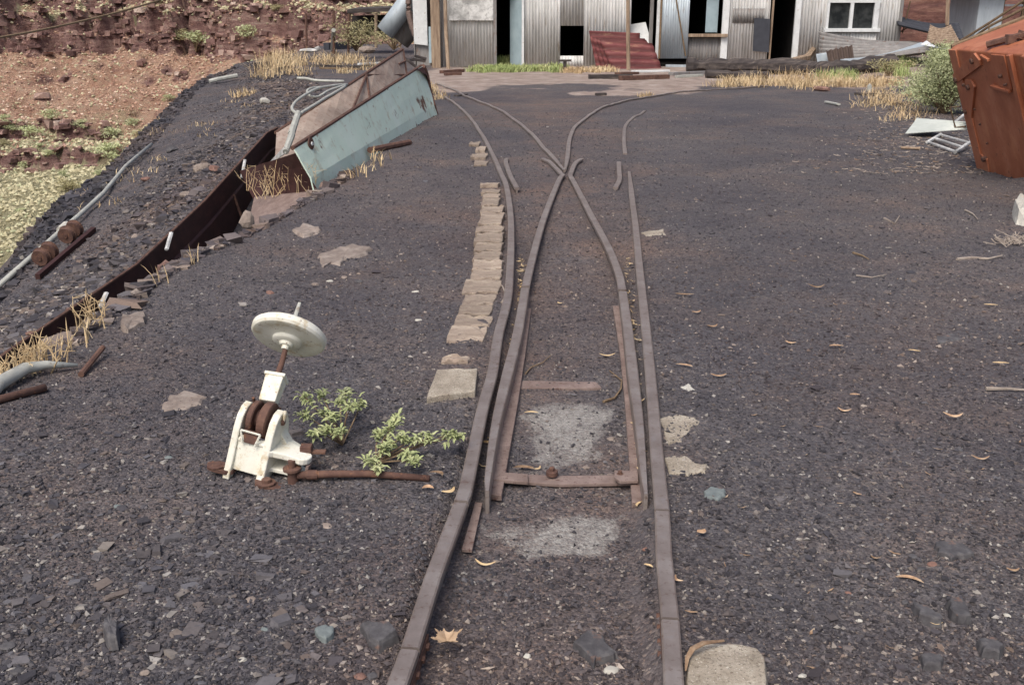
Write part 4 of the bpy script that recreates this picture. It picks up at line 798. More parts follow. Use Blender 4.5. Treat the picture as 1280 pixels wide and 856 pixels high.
SM = [(395, 356, 7, 'tanrock', 'tan pebble beyond the switch stand disc'), (412, 352, 6, 'palerock', 'pale pebble beyond the switch stand disc, right one'), (448, 352, 8, 'slate', 'grey stone right of the pale pebbles beyond the disc'), (338, 367, 9, 'redrock', 'brown stone left of the lever tip'), (430, 348, 6, 'tanrock', 'small tan stone between the pebbles and the large flat rock'), (519, 365, 6, 'palerock', 'pale pebble left of the sleeper ends'), (523, 401, 6, 'palerock', 'bright pebble left of the fourth sleeper end'), (427, 697, 8, 'slate', 'grey cobble beside the left rail'), (522, 656, 9, 'slate', 'flat grey cobble left of the rail joint'), (408, 661, 10, 'tanrock', 'tan flat cobble left of the throw rod'), (404, 678, 8, 'slate', 'dark flat cobble just nearer than the tan one'), (764, 842, 13, 'palerock', 'pale lump between the rails'), (659, 823, 8, 'palerock', 'pale pebble between the rails'),
      (764, 551, 8, 'tanrock', 'rounded brown lump on speckled concrete'), (732, 586, 7, 'tanrock', 'square tan pebble behind the stretcher bar'), (620, 704, 7, 'tanrock', 'tan pebble inside the left rail'), (806, 690, 6, 'redrock', 'red brown pebble inside the right rail'), (303, 829, 9, 'palerock', 'pale stone at the bottom edge'), (160, 679, 5, 'palerock', 'pale round pebble in the left gravel'),
      (183, 846, 9, 'tanrock', 'tan stone at the bottom left'), (10, 810, 12, 'slate', 'dark slab at the left edge bottom'), (20, 842, 14, 'slate', 'wide dark slab near the bottom left corner'), (450, 850, 11, 'redrock', 'reddish flat stone at the bottom edge'), (466, 847, 12, 'slate', 'grey flat stone at the bottom edge beside the rail'), (118, 690, 9, 'slate', 'blue grey flake in the left gravel'), (128, 678, 8, 'slate', 'grey flake in the left gravel, upper'),
      (212, 574, 8, 'slateblue', 'pale bluish flake behind the switch stand foot'), (147, 634, 7, 'slateblue', 'thin pale flake in left gravel'), (290, 748, 9, 'slate', 'flat stone below the stand'), (314, 752, 9, 'tanrock', 'brownish stone below the stand'), (332, 792, 8, 'slateblue', 'light flake low in the left gravel'), (490, 668, 7, 'slate', 'small slate beside the left rail'), (1060, 745, 6, 'redrock', 'small reddish stone on right gravel'), (1050, 810, 7, 'redrock', 'reddish stone low on right gravel'),
      (1073, 778, 6, 'palerock', 'small white stone on right gravel'), (1258, 774, 7, 'palerock', 'white pebble near the right edge'), (1150, 712, 9, 'slate', 'flat slate under the bark strip'), (1140, 700, 8, 'slate', 'bluish slate left of the pale streaked stone'), (1130, 755, 7, 'slate', 'light grey slate beside the sliver'), (1165, 708, 9, 'redrock', 'brown flat stone under the pale streaked stone'), (1003, 847, 8, 'palerock', 'pale crumb right of the concrete block'),
      (700, 460, 4, 'slate', 'dark pebble between the blades'), (420, 585, 7, 'tanrock', 'tan pebble behind the throw rod'), (398, 600, 7, 'tanrock', 'cube shaped pebble below the throw rod'), (575, 604, 8, 'slate', 'dark stone at the rail end of the throw rod')]
for i, (px, py, w_, mt_, lab) in enumerate(SM):
    p = GH(px, py); sc = .85 * w_ * (p.y * .95 + .45) / FPX; dz = sc * random.uniform(.3, .5)
    rock(p + V3((0, 0, dz * .15)), (sc, sc * random.uniform(.6, .9), dz), mt_, lab, i + 20, 'scattered small stones', rz=random.uniform(-.6, .6))
# slope stones that can be told apart
for i, (px, py, w_, mt_, lab) in enumerate([(253, 215, 15, 'tanrock', 'larger brown boulder on the slope above the trough'), (268, 214, 9, 'redrock', 'pinkish stone beside the larger brown boulder'), (133, 236, 8, 'slate', 'dark rock near the pipeline on the slope'), (215, 190, 9, 'slate', 'long dark rock on the slope above the trough'), (90, 395, 9, 'redrock', 'reddish rock above the lower trough wall'), (170, 300, 9, 'tanrock', 'tan rock above the middle trough wall'), (232, 246, 8, 'tanrock', 'pale rock on the slope above the middle stick'), (182, 226, 7, 'redrock', 'brown stone in the middle of the slope'), (331, 130, 9, 'palerock', 'white rag like stone on the slope left of the hose loops'), (40, 420, 9, 'redrock', 'reddish rock near the slope left edge')]):
    p = GH(px, py); sc = w_ * p.y / FPX; rock(p + V3((0, 0, sc * .3)), (sc, sc * .8, sc * .55), mt_, lab, i + 90, 'larger stones on the slag slope', rz=random.uniform(0, 3))
# ============================================================ LEAVES, BARK AND TWIGS
def leafstrip(px, py, lpx, ang, mat, label, w=.13, curl=.25, bend=.5, seed=0, cat='leaf', name='dead_leaf'):
    r_ = random.Random(seed); bend = r_.choice((-1, 1)) * r_.uniform(.25, .9); w *= .8; lpx *= .92; c_ = GH(px, py, .010); sc = lpx * (c_.y * .95 + .45) / FPX; a = R(ang); mb = MB(); rows = []
    d = V3((math.cos(a), math.sin(a), 0)); s_ = V3((-d.y, d.x, 0))
    for k in range(9):
        t = k / 8 - .5; ww = sc * w * math.sqrt(max(0, 1 - (2 * t) ** 2)) * (1 - .2 * t) + .0006
        m_ = c_ + d * sc * t + s_ * sc * bend * (1 - 4 * t * t) * .5 + V3((0, 0, curl * sc * (t * t * 2)))
        rows.append([m_ + s_ * ww / 2 + V3((0, 0, ww * .35)), m_, m_ - s_ * ww / 2 + V3((0, 0, ww * .25))])
    mb.grid(rows); return thing(mb, name, M[mat], label, cat, 'dead leaves and bark strips on the gravel', thick=.0012)
LV = [(1136, 732, 36, -25, 'leaf', 'long curved orange bark strip on the right gravel', .2), (1093, 707 - 4, 12, -30, 'leaf', 'short yellow leaf left of the curved bark strip', .25), (1168, 785, 18, -12, 'straw', 'pale yellow leaf below the dark slate sliver', .25), (849, 728, 18, -65, 'leaf', 'orange leaf propped against the right rail', .3), (876, 672, 14, 20, 'leaf', 'wide orange brown leaf right of the right rail', .7), (535, 617, 16, 0, 'leaf', 'rust orange wide leaf below the throw rod end', .55),
      (560, 620, 22, 40, 'straw', 'pale curled leaf beside the rail joint', .35), (545, 598, 22, -35, 'leaf', 'orange leaf lying on the throw rod tip', .3), (607, 710, 30, -15, 'straw', 'slender tan leaf inside the left rail', .16), (655, 593, 30, -10, 'leaf', 'orange leaf resting on the stretcher bar', .25), (671, 589, 14, 50, 'straw', 'small leaf standing on the stretcher bar', .25), (664, 521, 20, 0, 'straw', 'tan leaf on the speckled concrete', .2),
      (799, 635, 16, 60, 'straw', 'pale leaf hanging over the right blade tip', .25), (810, 716, 14, -35, 'straw', 'pale leaf against the right rail inside', .3), (700, 381, 8, -40, 'straw', 'bright small leaf between the closure rails', .4), (759, 448, 22, 5, 'straw', 'straight straw leaf near the right blade', .14), (855, 373, 26, -8, 'leaf', 'long slender leaf right of the right rail, upper', .15), (855, 463, 24, -28, 'leaf', 'bent leaf right of the right rail, middle', .18), (898, 472, 22, 0, 'leaf', 'curved tan leaf right of the bent leaf', .2),
      (1020, 360, 22, -5, 'leaf', 'tan leaf in the middle of the right gravel', .22), (870, 393, 15, 25, 'leaf', 'brown leaf above the bent leaf', .25), (890, 410, 16, 20, 'leaf', 'orange leaf above the tan curved leaf', .3), (988, 432, 15, -30, 'leaf', 'small v shaped leaf on the right gravel', .25), (1045, 438, 20, 5, 'leaf', 'flat brown leaf on the right gravel', .22), (1142, 443, 16, -25, 'straw', 'thin yellow leaf far right gravel', .18), (1238, 385, 18, -10, 'straw', 'pale yellow leaf near the right twigs', .18), (1190, 523, 26, -10, 'leaf', 'brown curled leaf at lower right of the gravel', .25),
      (1250, 460, 22, -5, 'straw', 'straw coloured leaf near the right edge', .18), (1055, 515, 18, -25, 'leaf', 'dark orange leaf centre right', .22), (1265, 716, 18, 0, 'leaf', 'orange leaf at the right edge', .25), (1068, 498, 14, 0, 'leaf', 'small tan leaf centre right', .3), (1224, 577, 24, -8, 'leaf', 'thin dark brown leaf at the right', .16), (641, 640 - 1, 0, 0, 'leaf', '', 0)][:-1]
for i, (px, py, l, an, mt_, lab, w_) in enumerate(LV): leafstrip(px, py, l, an, mt_, lab, w_, seed=i)
# lobed leaf
c_ = G(559, 804, -.01); mb = MB(); out = []
lob = [(90, 1.0), (70, .72), (50, .88), (30, .66), (8, .98), (-16, .62), (-40, .72), (-70, .45), (-90, .5), (-110, .45), (-140, .72), (-164, .62), (172, .95), (152, .66), (132, .88), (112, .72)]
for k, (a, r_) in enumerate(lob):
    for dt, f in ((-5, .82), (0, 1), (5, .84)):
        aa = R(a + dt + 15); rr_ = .042 * r_ * f; out.append(c_ + V3((math.cos(aa) * rr_, math.sin(aa) * rr_ * .95, .010 + .35 * rr_ * (1 + .6 * math.sin(aa * 3)))))
n = len(out); mb.add([c_ + V3((0, 0, .004))] + out, [(0, 1 + k, 1 + (k + 1) % n) for k in range(n)])
ml = thing(mb, 'lobed_leaf', M['mapleleaf'], 'large crumpled tan leaf with pointed lobes between the rails at the bottom', 'leaf', thick=.0012)
# bark loop round the concrete block
thing(MB().tube([G(857, 838, .015), G(859, 822, .035), G(866, 810, .045), G(880, 803, .045), G(905, 800, .035)], [.002, .006, .008, .008, .004], 6, sq=.35), 'bark_strip', M['leaf'], 'curled ochre bark strip arching over the corner of the concrete block', 'bark strip')
def twig(pp, r, label, mat='twig', lift=.008):
    P = [GH(a, b_, lift) for a, b_ in pp]; n = len(P); thing(MB().tube(P, [r * (1 - .6 * i / (n - 1)) for i in range(n)], 5), 'twig', M[mat], label, 'twig', 'fallen twigs')
twig([(657, 470), (664, 462), (678, 457), (688, 447)], .0045, 'forked brown twig on the gravel right of the left blade', 'stem')
twig([(754, 505), (768, 501), (776, 490), (777, 478), (762, 466)], .006, 'hooked brown twig beside the right switch blade', 'stem')
twig([(627, 380), (633, 372), (628, 360), (622, 356)], .006, 'curled twig caught between left rail and blade')
twig([(1196, 327), (1215, 324), (1235, 326), (1252, 322)], .011, 'long grey twig near the right edge, farther one')
twig([(1105, 275), (1118, 281), (1124, 272)], .009, 'forked pale twig on the upper right gravel')
twig([(1066, 318), (1078, 322), (1086, 326)], .008, 'dark short twig centre right', 'stem')
twig([(1070, 347), (1090, 349), (1108, 345)], .005, 'thin curved twig right of centre')
twig([(1232, 489), (1260, 490), (1290, 492)], .008, 'pale tapering splinter at the right edge')
twig([(1206, 264), (1216, 269), (1222, 276)], .008, 'small hooked twig below the orange skip')
r_ = random.Random(4); mb = MB()
for k in range(60):
    p = GH(1266 + r_.gauss(0, 12), 304 + r_.gauss(0, 4), .015); a = r_.uniform(0, 3.14); l = r_.uniform(.03, .09); mb.tube([p, p + V3((math.cos(a) * l, math.sin(a) * l, r_.uniform(0, .03)))], .0035, 4)
thing(mb, 'twig_heap', M['twig'], 'heap of bleached twigs at the right edge of the gravel', 'twig heap')
# uncountable litter: leaf bits and twig bits
def litter(n, fn, name, mat, smin, smax, seed):
    r_ = np.random.RandomState(seed); x, y = fn(n, r_); x = np.asarray(x); y = np.asarray(y); z = H(x, y) + .006; s = r_.uniform(smin, smax, n); a = r_.uniform(0, 6.28, n); w = s * r_.uniform(.1, .35, n)
    d = np.stack([np.cos(a), np.sin(a)], 1); sd = np.stack([-np.sin(a), np.cos(a)], 1); P = np.stack([x, y], 1); V = []
    for t, ww, h in ((-1, .1, .25), (0, 1, 0.), (1, .1, .3)):
        for q in (-1, 1): V.append(np.concatenate([P + d * (s * t)[:, None] + sd * (w * ww * q)[:, None], (z + s * h * r_.uniform(.2, 1, n) + w * .3 * (q > 0))[:, None]], 1))
    V = np.stack(V, 1).reshape(-1, 3); F = np.array([(0, 1, 3, 2), (2, 3, 5, 4)])[None] + np.arange(n)[:, None, None] * 6
    npmesh(name, V, F.reshape(-1, 4), mat, kind='stuff')
def f1(n, r_): y = 1.7 + 18 * r_.rand(n) ** 1.6; return r_.uniform(.35, .62 * y + .3), y
def f1(n, r_): y = 1.7 + 16 * r_.rand(n) ** 1.5; return .3 + r_.rand(n) * (.60 * y + .2), y
litter(240, f1, 'leaf_litter', M['leaf'], .005, .018, 2)
def f2(n, r_):   # between stock rail and blades
    k = r_.rand(n) < .5; y = r_.uniform(3, 6.2, n); xl = np.array([np.interp(v_, [p.y for p in RPATH['l2']], [p.x for p in RPATH['l2']]) for v_ in y]) + .06; xr = np.array([np.interp(v_, [p.y for p in RPATH['r2']], [p.x for p in RPATH['r2']]) for v_ in y]) - .06
    return np.where(k, xl, xr) + r_.normal(0, .012, n), y
litter(230, f2, 'leaf_litter', M['straw'], .010, .028, 3)
def f3(n, r_): y = 9.5 + 7 * r_.rand(n) ** 1.3; return y * .40 + r_.normal(0, .5, n), y
litter(900, f3, 'bark_litter', M['twig'], .015, .05, 5); litter(260, f3, 'leaf_litter', M['leaf'], .015, .04, 6)
# ============================================================ THE SHED
YF = 30.1
def fx(px, Y=YF): return (px - 640) / 1292. * Y
def fz(py, Y=YF): r = ray(640, py); return CAMZ + r.z / r.y * Y
shed = empty('tin_shed', (4.2, YF, 0), 'long corrugated iron mine shed with dark openings across the far end of the yard', 'shed')
def corr(x0, x1, z0, z1, Y, mat, par, name='wall_sheet', pitch=.088, amp=.015, dy=0, lean=0, phase=0):
    n = max(6, int((x1 - x0) / pitch * 8)); rows = []
    for z, o in ((z0, 0), (z1, lean)): rows.append([V3((x0 + (x1 - x0) * j / n, Y + dy + o + amp * math.cos(2 * math.pi * ((x0 + (x1 - x0) * j / n) / pitch + phase)), z)) for j in range(n + 1)])
    return MB().grid(rows).build(name, M[mat], par, smooth=True, thick=.002)
HT = 3.3
def wallrun(pa, pb, z0, z1, mat='galv', step=.70):
    x = fx(pa); k = 0; x1 = fx(pb)
    while x < x1 - .05:
        e_ = min(x + step + random.uniform(-.03, .03), x1)
        if x1 - e_ < .2: e_ = x1
        corr(x, e_, z0 + random.uniform(-.02, .01), z1, YF, mat, shed, dy=-.004 * (k % 2)); x = e_; k += 1
wallrun(541, 620, 0, HT); wallrun(653, 700, 0, HT); wallrun(729, 787, 0, HT)
wallrun(700, 729, 0, fz(70)); wallrun(700, 729, fz(33), HT)
wallrun(858, 900, 0, fz(44), 'galvdark', .6); wallrun(907, 958, 0, HT); wallrun(994, 1030, 0, HT); wallrun(1030, 1092, 0, fz(37)); wallrun(1090, 1119, 0, HT)
wallrun(787, 1030, 2.35, HT, 'galvdark'); wallrun(1030, 1092, fz(2.), HT); wallrun(620, 653, 2.3, HT, 'galvdark')
corr(fx(912), fx(951), fz(29), fz(11), YF, 'galvdark', shed, 'patch_sheet', dy=-.03)
def post(pa, pb, mat, name='post', z0=-.05, z1=HT, dy=-.06, d=.09):
    return MB().box(((fx(pa) + fx(pb)) / 2, YF + dy, (z0 + z1) / 2), (fx(pb) - fx(pa), d, z1 - z0)).build(name, M[mat], shed, bevel=.006)
post(617, 621, 'galvdark', 'corner_trim'); post(899, 907, 'trim'); post(988, 995, 'trim'); post(959.5, 961.5, 'timber'); post(818, 822, 'trim', dy=-.1); post(811.5, 816, 'galvdark', dy=.3); post(1117, 1120, 'galvdark', 'corner_trim'); post(652, 655, 'trim', 'corner_trim')
post(553.5, 556, 'galvdark', 'corner_trim', dy=-.03)
# signless weathered board panel
MB().box(((fx(563) + fx(617)) / 2, YF - .09, (fz(26) + 2.5) / 2), (fx(617) - fx(563), .05, 2.5 - fz(26))).build('board_panel', M['board'], shed, bevel=.005)
# counter sill, inner door leaf, pale blue door
MB().box(((fx(857) + fx(906)) / 2, YF - .10, fz(44.5)), (fx(906) - fx(857), .22, .085)).build('counter_sill', M['timber'], shed, bevel=.006)
MB().box((fx(889.5), YF + .35, (fz(41) + 2.3) / 2), (fx(898) - fx(883), .04, 2.3 - fz(41))).build('inner_leaf', M['bluedoor'], shed)
dl = MB(); a, b_ = V3((fx(653), YF + .02, 0)), V3((fx(637.5), YF + .55, 0)); dl.prism([a, b_, b_ + V3((0, 0, 2.3)), a + V3((0, 0, 2.3))], (.03, .03, 0)); dl.build('blue_door', M['bluedoor'], shed)
# hinged corrugated leaf with diagonal brace
sd = empty('hung_door', (fx(840), YF - .2, fz(73)), 'pale corrugated door leaf with a dark diagonal brace hanging left of the counter opening', 'door')
x0, x1 = fx(823.5), fx(857); z0, z1 = fz(73), 2.35
def corrT(x0, x1, z0, z1, Y, mat, par, name, **k): return corr(x0, x1, z0, z1, Y, mat, par, name, **k)
corr(x0, x1, z0, z1, YF - .22, 'galvblue', sd, 'door_sheet', pitch=.07, amp=.006)
MB().box((x0 - .03, YF - .23, (z0 + z1) / 2), (.05, .05, z1 - z0)).build('stile', M['stem'], sd)
MB().tube([(fx(835), YF - .25, z1), (fx(855), YF - .25, fz(70))], .022, 5).build('brace', M['stem'], sd)
# window
wn = MB().box(((fx(1028) + fx(1092)) / 2, YF - .04, fz(38)), (fx(1094) - fx(1025), .16, .10)).build('window_sill', M['trim'], shed, bevel=.004)
for a, b_ in ((1027, 1030), (1055.5, 1059.5), (1085, 1091)):
    MB().box(((fx(a) + fx(b_)) / 2, YF - .05, (fz(38) + fz(3)) / 2), (fx(b_) - fx(a), .08, fz(3) - fz(38))).build('window_frame', M['trim'], wn)
MB().box(((fx(1028) + fx(1092)) / 2, YF - .05, fz(2.2)), (fx(1092) - fx(1027), .084, .07)).build('window_frame', M['trim'], wn)
for a, b_ in ((1030, 1055.5), (1059.5, 1085)): MB().box(((fx(a) + fx(b_)) / 2, YF + .0, (fz(36) + fz(4)) / 2), (fx(b_) - fx(a), .008, fz(4) - fz(36))).build('window_pane', M['glass'], wn)
# shell: side walls, back wall, floor, lining, roof
xa, xb_ = fx(541), fx(1120); D_ = 7
def sidewall(x):
    rows = [[V3((x + .012 * math.cos(k * .785), YF + .03 + k * .011 * 8 / 8 * 1.0, z)) for k in range(int(D_ / .011))] for z in (0, HT + .3)]
    MB().grid(rows).build('side_wall', M['galv'], shed, smooth=True)
sidewall(xa + .02); sidewall(xb_ - .02)
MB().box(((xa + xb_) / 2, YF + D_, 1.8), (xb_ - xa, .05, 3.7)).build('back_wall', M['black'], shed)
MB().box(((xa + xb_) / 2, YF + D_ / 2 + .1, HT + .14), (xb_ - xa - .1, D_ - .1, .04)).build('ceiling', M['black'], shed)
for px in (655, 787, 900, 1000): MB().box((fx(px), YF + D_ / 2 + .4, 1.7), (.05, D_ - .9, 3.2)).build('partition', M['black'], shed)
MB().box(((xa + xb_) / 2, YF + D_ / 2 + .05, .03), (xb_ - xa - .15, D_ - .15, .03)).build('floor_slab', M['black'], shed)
rows = []; n = int((xb_ - xa + .8) / .088 * 6)
for yy, zz in ((YF - .5, HT + .08), (YF + D_ + .3, HT + .75)): rows.append([V3((xa - .4 + j * .088 / 6, yy, zz + .012 * math.cos(j * math.pi / 3))) for j in range(n)])
MB().grid(rows).build('roof', M['galvdark'], shed, smooth=True)
# leaning annex sheets left of the shed
an = empty('annex_wall', (fx(524), YF + .8, 0), 'ragged pale sheet wall on a grey fibre base at the left end of the shed', 'wall')
MB().prism([(fx(516), YF + .6, fz(56)), (fx(533), YF + .6, fz(58)), (fx(533), YF + .6, 2.6), (fx(515), YF + .6, 2.6)], (0, .03, 0)).build('pale_sheet', M['trim'], an)
MB().prism([(fx(518), YF + .7, -.05), (fx(536), YF + .7, -.05), (fx(534), YF + .7, fz(56)), (fx(518), YF + .7, fz(56))], (0, .04, 0)).build('grey_base', M['galvdark'], an)
MB().prism([(fx(534.5), YF + .5, fz(80)), (fx(539), YF + .5, fz(80)), (fx(541.5), YF + .5, fz(34)), (fx(535), YF + .5, fz(34))], (0, .02, 0)).build('narrow_strip', M['bluedoor'], an)
MB().box((fx(538), YF + 1.2, 1.3), (.35, .05, 2.6)).build('dark_backing', M['black'], an)
MB().box((fx(515.5) + .0, YF + 3.5, 1.3), (.04, 5.4, 2.6)).build('return_wall', M['galvdark'], an)
thing(MB().box((fx(546.5), YF - .35, 1.35), (.26, .20, 2.85)), 'timber_post', M['timber'], 'thick squared timber post at the left corner of the shed', 'post', bevel=.015)
thing(MB().tube([(fx(563), YF - 1.0, -.05), (fx(560), YF - .7, 1.0), (fx(559), YF - .5, 3.2)], .055, 8), 'pole', M['timber'], 'thin ochre pole leaning against the shed beside the thick timber post', 'pole')
thing(MB().tube([D(785.5, 92, 28.2), D(785, 40, 28.2), D(785, -40, 28.2)], .055, 8), 'pole', M['timber'], 'thin wooden pole standing in front of the stack of red sheets', 'pole')
# red sheet stack
yb = 28.9
def gro(ob, n, m_, Lh, pitch, horiz):      # darker valleys of a corrugated sheet: dirt, plus painted ridge shading that even light lacks
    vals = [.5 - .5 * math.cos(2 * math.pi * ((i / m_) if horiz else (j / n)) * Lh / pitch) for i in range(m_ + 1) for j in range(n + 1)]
    a = ob.data.attributes.new('grime_shade', 'FLOAT', 'POINT'); a.data.foreach_set('value', vals); return ob
def sheetpoly(pp, Y0, lean, mat, par, name='red_sheet', pitch=.10, amp=.02, horiz=True):
    # quad in photo pixels (bl, br, tr, tl); bottom at depth Y0, top leaning back by lean
    bl_, br_, tr_, tl_ = D(*pp[0], Y0), D(*pp[1], Y0), D(*pp[2], Y0 + lean), D(*pp[3], Y0 + lean); n, m_ = (10, 44) if horiz else (44, 10); rows = []
    nn = (br_ - bl_).cross(tl_ - bl_).normalized(); Lh = ((tl_ - bl_).length if horiz else (br_ - bl_).length)
    for i in range(m_ + 1):
        row = []
        for j in range(n + 1):
            u, w = j / n, i / m_; p = bl_.lerp(br_, u).lerp(tl_.lerp(tr_, u), w); row.append(p + nn * amp * math.cos(2 * math.pi * (w if horiz else u) * Lh / pitch))
        rows.append(row)
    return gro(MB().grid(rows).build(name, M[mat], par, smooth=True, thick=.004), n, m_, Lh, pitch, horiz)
for i, (pp, dY, lab) in enumerate([([(745, 83), (800, 84), (800, 42), (736, 39)], .5, 'rearmost faded red iron sheet with its edge against the shed wall'), ([(752, 84), (822, 85), (806, 48), (740, 46)], .32, 'second red iron sheet from the back of the leaning stack'), ([(758, 85.5), (825, 86), (808, 50), (745, 47)], .16, 'third red iron sheet from the back of the leaning stack'), ([(765, 87), (828, 87.5), (815, 54), (749, 49)], .0, 'front faded red iron sheet of the stack leaning by the shed')]):
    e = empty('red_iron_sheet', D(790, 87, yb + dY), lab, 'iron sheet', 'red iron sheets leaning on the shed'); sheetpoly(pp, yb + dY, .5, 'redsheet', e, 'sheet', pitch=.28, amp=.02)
thing(MB().prism([D(789, 50, 30.35), D(815, 56, 30.35), D(807, 28, 30.6), D(787, 31, 30.6)], (0, .02, 0)), 'white_board', M['trim'], 'white board leaning inside the opening behind the red sheets', 'board')
thing(MB().prism([D(941, 64, YF - .12), D(961, 66, YF - .18), D(963, 24, YF - .18), D(943, 23, YF - .12)], (0, .03, 0)), 'dark_board', M['darkboard'], 'dark slate coloured board hanging at the left edge of the black doorway', 'board')
# ============================================================ DEBRIS ALONG THE SHED
def log(pp, r, label, mat='oldlog', name='log', cat='log', seed=1):
    r_ = random.Random(seed); P = catmull([GH(a, b_, r * .8) for a, b_ in pp], 6); thing(MB().tube(P, [r * r_.uniform(.75, 1.2) for _ in P], 8, sq=.8), name, M[mat], label, cat)
log([(858, 92), (900, 92), (950, 93), (1000, 94), (1040, 96), (1068, 94), (1112, 88)], .24, 'long charred grey log lying in front of the shed right end', seed=2)
thing(MB().tube([GH(985, 88, .25), GH(1008, 86, .3), GH(1018, 80, .5)], [.06, .1, .08], 6), 'branch', M['timber'], 'pale broken branch stub on the log below the shed corner', 'branch')
log([(882, 98), (915, 99), (960, 99)], .12, 'smaller dark log lying in front of the long charred log', seed=5)
def beam(pp, w, h, mat, label, name='beam', cat='timber'):
    P = [GH(a, b_, h / 2) for a, b_ in pp]; mb = MB()
    for a, b_ in zip(P[:-1], P[1:]):
        d = (b_ - a).normalized(); s_ = d.cross(ez).normalized(); mb.prism([a + s_ * w / 2 - ez * h / 2, a - s_ * w / 2 - ez * h / 2, a - s_ * w / 2 + ez * h / 2, a + s_ * w / 2 + ez * h / 2], b_ - a)
    thing(mb, name, M[mat], label, cat, bevel=.006)
beam([(736, 99), (790, 98.5)], .12, .10, 'oldlog', 'dark beam lying on the dirt in front of the red sheets')
beam([(775, 101), (835, 99)], .14, .10, 'rust', 'rusty beam lying right of the dark beam on the dirt')
beam([(772, 94), (795, 93)], .2, .06, 'rust', 'small rusty plate at the foot of the wooden pole', 'plate', 'plate')
beam([(790, 91.5), (836, 90)], .14, .05, 'trim', 'white painted batten lying at the foot of the red sheets')
beam([(832, 84.5), (908, 85)], .10, .07, 'galvblue', 'pale rail of metal lying along the shed base under the counter')
beam([(838, 95), (885, 93)], .16, .08, 'galvdark', 'grey broken plank on the dirt below the counter')
beam([(845, 98), (878, 96)], .10, .06, 'pipe', 'pale splintered batten beside the grey broken plank')
beam([(552, 92.5), (578, 90.5)], .16, .08, 'rust', 'rusty brick coloured bar near the thick timber post, upper one'); beam([(556, 95), (576, 94)], .14, .07, 'rust', 'rusty bar near the thick timber post, nearer one')
beam([(745, 120), (757, 119.5)], .1, .05, 'oldlog', 'short dark offcut on the gravel between the two far rails')
beam([(570, 121), (582, 119)], .1, .03, 'oldlog', 'dark block beside the far left rail'); beam([(1068, 119), (1116, 121)], .05, .05, 'oldlog', 'dark stick at the edge of the straw grass')
log([(1018, 114), (1036, 115)], .06, 'rust brown lump at the edge of the straw grass', 'redrock', 'stone', 'stone', 3)
rock(GH(1086, 116, .06), (.05, .05, .12), 'pipe', 'small pale stump in the straw grass', 3)
e = empty('small_trestle', GH(706, 90), 'small dark metal trestle stub standing in the green grass below the square opening', 'trestle')
MB().box(tuple(GH(706, 90, .28)), (.34, .12, .05)).build('top', M['oldlog'], e); MB().box(tuple(GH(706, 90, .12)), (.09, .09, .28)).build('leg', M['oldlog'], e)
# fallen corrugated sheets at the right end
def fallen(name, pp, Ys_, mat, label, horiz=True, pitch=.11, amp=.022, amt=.004):
    bl_, br_, tr_, tl_ = [D(a, b_, y_) for (a, b_), y_ in zip(pp, Ys_)]; n, m_ = (14, 60) if horiz else (60, 14); rows = []
    nn = (br_ - bl_).cross(tl_ - bl_).normalized(); Lh = ((tl_ - bl_).length if horiz else (br_ - bl_).length)
    for i in range(m_ + 1):
        rows.append([bl_.lerp(br_, j / n).lerp(tl_.lerp(tr_, j / n), i / m_) + nn * amp * math.cos(2 * math.pi * ((i / m_) if horiz else (j / n)) * Lh / pitch) + V3((0, 0, -.1 * math.sin(math.pi * j / n) * (i / m_) if horiz else 0)) for j in range(n + 1)])
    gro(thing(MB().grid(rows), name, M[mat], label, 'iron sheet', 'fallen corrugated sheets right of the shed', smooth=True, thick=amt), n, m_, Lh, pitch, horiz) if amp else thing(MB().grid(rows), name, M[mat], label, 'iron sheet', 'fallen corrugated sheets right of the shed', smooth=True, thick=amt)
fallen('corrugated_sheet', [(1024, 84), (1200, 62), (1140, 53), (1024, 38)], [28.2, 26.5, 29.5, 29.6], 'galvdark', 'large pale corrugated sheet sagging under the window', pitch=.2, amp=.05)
fallen('bent_sheet', [(1023, 87), (1036, 84), (1034, 66), (1020, 68)], [28.0, 28.0, 28.1, 28.1], 'galvblue', 'bent pale end flap of iron left of the brown offcut', False, .3, .005)
fallen('brown_offcut', [(1037, 86), (1068, 82), (1065, 57), (1032, 64)], [27.6, 27.6, 27.9, 27.9], 'brownsheet', 'brown corrugated offcut propped upright on the log', False, .13, .03)
fallen('flashing', [(1052, 79), (1160, 57), (1152, 53), (1050, 74)], [27.3, 26.0, 26.4, 27.8], 'galvblue', 'long pale flashing strip running to the right over the rubble', True, 1, .0)
fallen('flashing', [(1150, 56), (1192, 64), (1200, 60), (1158, 51)], [25.8, 24.5, 25, 26.2], 'trim', 'white edged sheet strip pointing at the orange skip', True, 1, 0)
fallen('rust_streaked_sheet', [(1157, 55), (1204, 61), (1188, 31), (1163, 31)], [26.3, 25.0, 27.4, 27.8], 'timber', 'tan weathered corrugated sheet leaning on the dark stack', True, .16, .035)
fallen('dark_sheet', [(1122, 32), (1206, 52), (1198, 30), (1120, 20)], [29.5, 27.6, 29.2, 31], 'darkboard', 'dark corrugated sheet stack lying behind the tan sheet', True, .14, .03)
thing(MB().tube([GH(1184, 62, .0), D(1184, 30, 28.3), D(1186, -40, 28.3)], .05, 7), 'pole', M['timber'], 'slim weathered pole standing behind the tan corrugated sheet', 'pole')
for k, (a, b_, lab) in enumerate((((1128, 42), (1138, 2), 'thin dark stake right of the shed corner'), ((1118, 45), (1150, 25), 'dark bent rod over the dark sheets'))): thing(MB().tube([D(*a, 30.6), D(*b_, 30.4)], .02, 5), 'rod', M['stem'], lab, 'rod')
